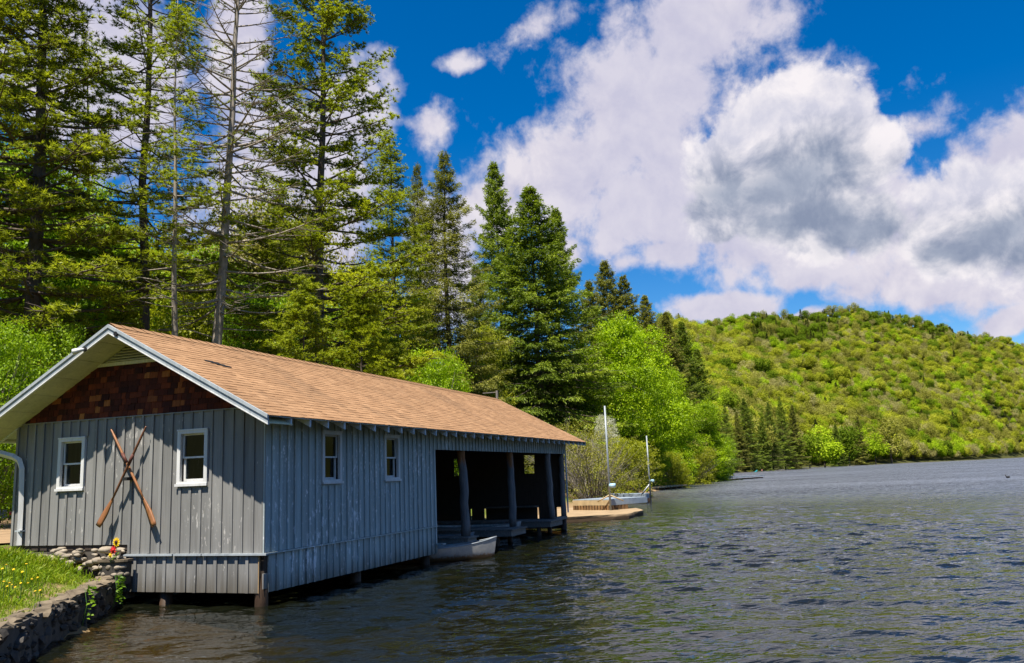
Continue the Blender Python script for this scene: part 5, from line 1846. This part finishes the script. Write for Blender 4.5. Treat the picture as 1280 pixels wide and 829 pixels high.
put_leafy(shr, 9, 50, 430, 34, .7, F_GREEN, M_TWIG, 'green bush left of the gable peak under the dark pine', 5.5, 'leafy_bush', 'bush', UB)
put_leafy(shr, 9, 110, 405, 40, .7, F_BRIGHT, M_TWIG, 'bright green bush just behind the gable peak', 3.5, 'leafy_bush', 'bush', UB)
put_leafy(wil, 5.2, 300, 280, 70, .55, F_TAN, M_TWIG, 'grey twiggy budding tree between bare pine and full pine', 2.0, 'budding_tree', 'tree', UB)
put_leafy(wil, 5.2, 370, 265, 75, .55, F_TAN, M_TWIG, 'tan budding tree partly behind the left boughs of the full pine', 4.4, 'budding_tree', 'tree', UB)
put_leafy(green, 14, 600, 420, 74, .8, F_YELLOW, M_BARK, 'yellow-green tree behind the ridge post', 3.6, group=UB)
put_leafy(shr, 9, -20, 420, 30, .8, F_GREEN, M_TWIG, 'dark leafy bush at the left edge above the downspout', .9, 'leafy_bush', 'bush', UB)
put_leafy(green, 14, 190, 350, 66, .8, F_OLIVE, M_BARK, 'olive leafy tree behind the straight pine trunk', 1.6, group=UB)
put_leafy(green, 14, 510, 380, 66, .8, F_YELLOW, M_BARK, 'yellow-green tree behind the narrower pine', 2.6, group=UB)

put_leafy(green, 14, 285, 318, 64, 1.1, F_TAN, M_TWIG, 'tan budding tree filling the gap right of the bare pine', 1.2, 'budding_tree', 'tree', UB)
put_leafy(green, 14, 338, 292, 68, 1.0, F_OLIVE, M_TWIG, 'olive budding tree left of the full white pine', 3.2, 'budding_tree', 'tree', UB)
put_leafy(green, 14, 432, 345, 62, 1.0, F_YELLOW, M_BARK, 'yellow-green tree low behind the full white pine', 5.6, group=UB)
put_leafy(green, 14, 95, 262, 58, .9, F_GREEN, M_BARK, 'mid green tree between the dark pine and the straight pine', .9, group=UB)
put_leafy(green, 14, 245, 345, 54, .9, F_YELLOW, M_BARK, 'pale leafy tree directly left of the bare pine trunk', 2.9, group=UB)

# ------------------------------------------------------------------ the far shore and the wooded hill
def crown_far(seed, H, R, n, leaf, base=.25, cone=False):
    r = np.random.default_rng(seed)
    if cone:
        t = r.uniform(0, 1, n) ** 1.4
        a = r.uniform(0, 6.283, n)
        lay = .75 + .25 * np.sin(t * 60)
        rr = R * (1 - t) ** .8 * lay * r.uniform(.2, 1.05, n)
        C = np.stack([rr * np.cos(a), rr * np.sin(a), H * (.06 + .94 * t)], 1)
        D = np.stack([np.cos(a), np.sin(a), -.4 + 0 * a], 1) + rnd_dirs(r, n) * .5
        T = .5 + .3 * (rr / R) + r.normal(0, .1, n)
        NN = np.stack([np.cos(a), np.sin(a), .6 + 0 * a], 1)
    else:
        m_ = 9
        cen = rnd_dirs(r, m_) * np.array([R * .55, R * .55, H * .26]) + np.array([0, 0, H * .62])
        cr = R * r.uniform(.40, .62, m_)
        li = r.integers(0, m_, n)
        d = rnd_dirs(r, n)
        d[:, 2] += .25
        C = cen[li] + d * (cr[li] * r.uniform(.6, 1.05, n))[:, None] * np.array([1, 1, .9])
        C[:, 2] = np.maximum(C[:, 2], H * .05)
        D = rnd_dirs(r, n)
        NN = d + np.array([0, 0, .35])
        T = .5 + r.normal(0, .08, m_)[li] + r.normal(0, .12, n)
    V, F = blades(C, D, r.uniform(.7, 1.3, n) * leaf, r.uniform(.6, 1.0, n) * leaf * .8, r, 0.0, NN, .45)
    return mesh_np('crown', V, F, np.clip(T, 0, 1))


FARK = {'yellow': (crown_far(1, 13, 5.6, 2400, .75), FAR['yellow'], 'rounded yellow-green tree'),
        'green': (crown_far(2, 14, 5.6, 2400, .75), FAR['green'], 'rounded mid green tree'),
        'bright': (crown_far(3, 13, 5.4, 2400, .75), FAR['bright'], 'rounded fresh green tree'),
        'olive': (crown_far(4, 14, 5.8, 2200, .7), FAR['olive'], 'rounded olive tree'),
        'tan': (crown_far(5, 13, 5.4, 1700, .6), FAR['tan'], 'pale tan budding tree'),
        'conifer': (crown_far(6, 20, 4.6, 2400, .75, cone=True), FAR['conifer'], 'dark pointed conifer')}
KN = list(FARK)
ftrunk = mesh_np('trunk', *tube([(0, 0, -.8), (0, 0, 4), (.2, 0, 8)], [.28, .22, .12], 6))
ftrunk.materials.append(M_BARK)
for kk in KN:
    FARK[kk][0].materials.append(FARK[kk][1])
FARSRC = {}


def far_tree(kind, x, y, k, rz, label, group, cat='tree', zoff=0.0):
    me, fol, _ = FARK[kind]
    o = tag(empty('far_tree', (x, y, gh(x, y) - .3 + zoff), rz), label, cat, group)
    o.scale = (k, k, k * random.uniform(.9, 1.15))
    c = link('crown', me, None, o)
    link('trunk', ftrunk, None, o)
    FARSRC.setdefault(kind, c)
    return o


# trees one can single out on the far shore
FS = 'conifers and trees on the far shore by the clearing'
b_ = lambda u, d: at(u, 580, d)
for (kind, u, vt, d, lab) in (('conifer', 912, 505, 300, 'dark conifer at the left end of the far clearing'),
                              ('conifer', 936, 497, 318, 'dark conifer second from the left above the far clearing'),
                              ('conifer', 927, 515, 312, 'shorter grey-green conifer between the two leftmost far ones'),
                              ('conifer', 966, 502, 345, 'dark conifer left of the broad pair above the far clearing'),
                              ('conifer', 982, 495, 352, 'tallest dark conifer of the far clearing group'),
                              ('conifer', 995, 506, 360, 'dark conifer right of the tallest one on the far shore'),
                              ('conifer', 956, 520, 335, 'small dark conifer by the teal slide on the far shore'),
                              ('olive', 948, 530, 340, 'tan-olive tree above the teal slide on the far shore'),
                              ('bright', 1031, 528, 420, 'bright green tree at the right end of the far clearing'),
                              ('green', 1012, 545, 400, 'mid green tree right of the dark conifers on the far shore'),
                              ('conifer', 1048, 530, 470, 'slim dark conifer right of the bright green far tree'),
                              ('green', 1062, 535, 500, 'dark green tree at the water right of the slim far conifer'),
                              ('conifer', 1077, 520, 520, 'slim conifer standing alone at the far waterline'),
                              ('bright', 1095, 538, 560, 'fresh green tree at the far waterline right of the lone conifer'),
                              ('olive', 1115, 528, 590, 'tall tan-olive tree with dark trunk on the far waterline'),
                              ('bright', 903, 548, 290, 'yellow-green bush-like tree behind the tip of the point')):
    p = b_(u, d)
    Hw = top_h(u, vt, d)
    if kind == 'conifer':
        k = Hw / 28
        tree('far_conifer', random.choice([spA, spB, hem]), F_SPRUCEOLD if u % 2 else F_SPRUCE, M_BARK, (p[0], p[1], gh(p[0], p[1]) - .3), lab, group=FS, rz=random.uniform(0, 6), sc=(k * 1.0, k * 1.0, k))
        continue
    h0 = {'conifer': 20}.get(kind, 14)
    far_tree(kind, p[0], p[1], max(.4, Hw / h0), random.uniform(0, 6), lab, FS)

sp = at(945, 577, 300)
zg = gh(sp[0], sp[1])
ps = tag(empty('playground_slide', (sp[0], sp[1], zg)), 'small teal slide with pale frame among the far shore conifers', 'slide')
V, F = hexa([(0, .4, 3.2), (.2, -.4, 3.2), (.4, -3.2, 1.0), (.2, -2.6, 1.0), (0, .6, 3.9), (.2, -.2, 3.9), (.4, -3.0, 1.7), (.2, -2.4, 1.7)])
V[:, 1] *= -1
link('chute', mesh_np('chute', V, F[:, ::-1]), M_TEAL, ps)
ps.scale = (.45, .45, .45)
box('frame', (.5, -2.6, -.3), (.9, -1.8, 1.3), M_TWIG, ps)
box('roof_panel', (.6, -4.2, 3.3), (1.2, -3.2, 4.2), M_PINK, ps)

# hill woods: rows marching up from the far waterline; the nearest 300 are objects, the rest one wood
rh = np.random.default_rng(77)
cand = []
N = 80000
azs = rh.uniform(-13.2, 14.0, N)
ds_ = np.interp(azs, T_AZ, T_DS)
dr_ = np.interp(azs, T_AZ, T_DR)
tt = rh.uniform(-.5, 1.03, N)
dd = ds_ + 3 + (dr_ - ds_) * tt
X = CX + dd * np.cos(np.radians(azs))
Y = CY + dd * np.sin(np.radians(azs))
sdv = shore_sd(X, Y)
ok = (sdv > 2.5) & (X > 190)
X, Y, azs, dd, sdv, tt = [q[ok] for q in (X, Y, azs, dd, sdv, tt)]
# a closed front row along the far waterline
for (pa_, pb_) in zip(SHORE[20:29], SHORE[21:30]):
    seg = pb_ - pa_
    m_ = int(np.linalg.norm(seg) / 3.2)
    f_ = rh.uniform(0, 1, m_)
    nn_ = np.array([-seg[1], seg[0]]) / np.linalg.norm(seg)
    q_ = pa_ + f_[:, None] * seg + nn_ * rh.uniform(2.2, 9, m_)[:, None]
    X = np.concatenate([X, q_[:, 0]])
    Y = np.concatenate([Y, q_[:, 1]])
    azs = np.concatenate([azs, np.degrees(np.arctan2(q_[:, 1] - CY, q_[:, 0] - CX))])
    dd = np.concatenate([dd, np.hypot(q_[:, 1] - CY, q_[:, 0] - CX)])
    tt = np.concatenate([tt, np.zeros(m_)])
sdv = shore_sd(X, Y)
ok = sdv > 2
X, Y, azs, dd, sdv, tt = [q[ok] for q in (X, Y, azs, dd, sdv, tt)]
# thin to a minimum spacing on a coarse hash
order = np.argsort(dd)
cell, keep = {}, []
for i in order:
    sp_min = 3.5 + .8 * (dd[i] > 700)
    cx_, cy_ = int(X[i] // 4.5), int(Y[i] // 4.5)
    good = True
    for ax_ in (-1, 0, 1):
        for ay in (-1, 0, 1):
            for j in cell.get((cx_ + ax_, cy_ + ay), ()):
                if (X[i] - X[j]) ** 2 + (Y[i] - Y[j]) ** 2 < sp_min ** 2:
                    good = False
    if good:
        cell.setdefault((cx_, cy_), []).append(i)
        keep.append(i)
keep = np.array(keep)
X, Y, azs, dd, sdv, tt = [q[keep] for q in (X, Y, azs, dd, sdv, tt)]
Z = ground_h(X, Y)
patch = np.sin(X * .013 + 1.1) * np.sin(Y * .021 + .4) + .5 * np.sin(X * .031 + Y * .027)
dark_top = ((azs < 4) & (azs > -1.5) & (tt > .72)) | ((azs < -3) & (azs > -9) & (tt > .86))
n1_ = np.sin(X * .041 + 1.7) * np.sin(Y * .053 + .3) + .7 * np.sin(X * .083 - Y * .061)
n2_ = np.sin(X * .029 - .6 + Y * .017) * np.cos(Y * .047 + 2.0) + .7 * np.sin(X * .071 + Y * .09)
sc_ = np.stack([.55 + .0 * n1_, .0 + .5 * n1_, .05 - .5 * n1_ + .3 * n2_, .15 - .5 * n2_, .30 + .6 * n2_, -.75 + .2 * patch], 1) + rh.gumbel(0, .42, (len(X), 6))
kind = sc_.argmax(1)
kind = np.where(dark_top & (rh.uniform(0, 1, len(X)) < .25), 5, kind)
kind = np.where(dark_top & ((kind == 0) | (kind == 2)), 1, kind)
# leave the clearing open and the front row tall-standing
size = rh.choice([.42, .52, .64, .78, 1.0], len(X)) * rh.uniform(.9, 1.1, len(X)) * np.where(kind == 5, .8, 1.0)
clear = (azs > 1.5) & (azs < 6.2) & (sdv < 14)
X, Y, Z, kind, size, dd, azs = [q[~clear] for q in (X, Y, Z, kind, size, dd, azs)]
vis = azs < 9.0
appar = size / dd * np.where(vis, 1, 0)
big = np.argsort(-appar)[:290]
isbig = np.zeros(len(X), bool)
isbig[big] = True
SECT = ((6.3, 'above the leafy point'), (4.2, 'left of the clearing conifers'), (2.3, 'above the clearing conifers'), (.2, 'right of the clearing conifers'), (-2.5, 'in the middle'), (-6, 'right of the middle'), (-99, 'towards the right edge'))
side = lambda a: next(t for (q, t) in SECT if a > q)
for i in big:
    kk = KN[kind[i]]
    far_tree(kk, X[i], Y[i], size[i], rh.uniform(0, 6.28), f'{FARK[kk][2]} on the lower far hillside {side(azs[i])}', f'{kk} trees on the far hillside {side(azs[i])}')
rest = np.where(~isbig)[0]
wood = bpy.data.meshes.new('hill_wood')
wood.vertices.add(len(rest))
wood.vertices.foreach_set('co', np.stack([X, Y, Z - .3], 1)[rest].astype(np.float32).ravel())
for nm, arr in (('kind', kind[rest].astype(np.float32)), ('size', size[rest].astype(np.float32)), ('turn', rh.uniform(0, 6.28, len(rest)).astype(np.float32))):
    at_ = wood.attributes.new(nm, 'FLOAT', 'POINT')
    at_.data.foreach_set('value', arr)
hw = link('hill_wood', wood)
tag(hw, 'mixed spring woodland covering the upper far hillside', 'wood', kind='stuff')
for kk in KN:
    if kk not in FARSRC:
        far_tree(kk, 700, 60, 1, 0, FARK[kk][2] + ' deep in the far hillside wood', 'far hillside')
ng = bpy.data.node_groups.new('scatter_wood', 'GeometryNodeTree')
ng.interface.new_socket('Geometry', in_out='INPUT', socket_type='NodeSocketGeometry')
ng.interface.new_socket('Geometry', in_out='OUTPUT', socket_type='NodeSocketGeometry')
gi = ng.nodes.new('NodeGroupInput')
go = ng.nodes.new('NodeGroupOutput')
join = ng.nodes.new('GeometryNodeJoinGeometry')


def attr(nm):
    nd = ng.nodes.new('GeometryNodeInputNamedAttribute')
    nd.data_type = 'FLOAT'
    nd.inputs['Name'].default_value = nm
    return nd.outputs['Attribute']


for q, kk in enumerate(KN):
    cmpn = ng.nodes.new('FunctionNodeCompare')
    cmpn.data_type = 'FLOAT'
    cmpn.operation = 'EQUAL'
    ng.links.new(attr('kind'), cmpn.inputs[0])
    cmpn.inputs[1].default_value = float(q)
    cmpn.inputs['Epsilon'].default_value = .1
    oi = ng.nodes.new('GeometryNodeObjectInfo')
    oi.inputs['Object'].default_value = FARSRC[kk]
    oi.inputs['As Instance'].default_value = True
    ins = ng.nodes.new('GeometryNodeInstanceOnPoints')
    cx_ = ng.nodes.new('ShaderNodeCombineXYZ')
    ng.links.new(attr('turn'), cx_.inputs[2])
    ng.links.new(gi.outputs[0], ins.inputs['Points'])
    ng.links.new(cmpn.outputs[0], ins.inputs['Selection'])
    ng.links.new(oi.outputs['Geometry'], ins.inputs['Instance'])
    ng.links.new(cx_.outputs[0], ins.inputs['Rotation'])
    ng.links.new(attr('size'), ins.inputs['Scale'])
    ng.links.new(ins.outputs[0], join.inputs[0])
ng.links.new(join.outputs[0], go.inputs[0])
md = hw.modifiers.new('scatter_wood', 'NODES')
md.node_group = ng
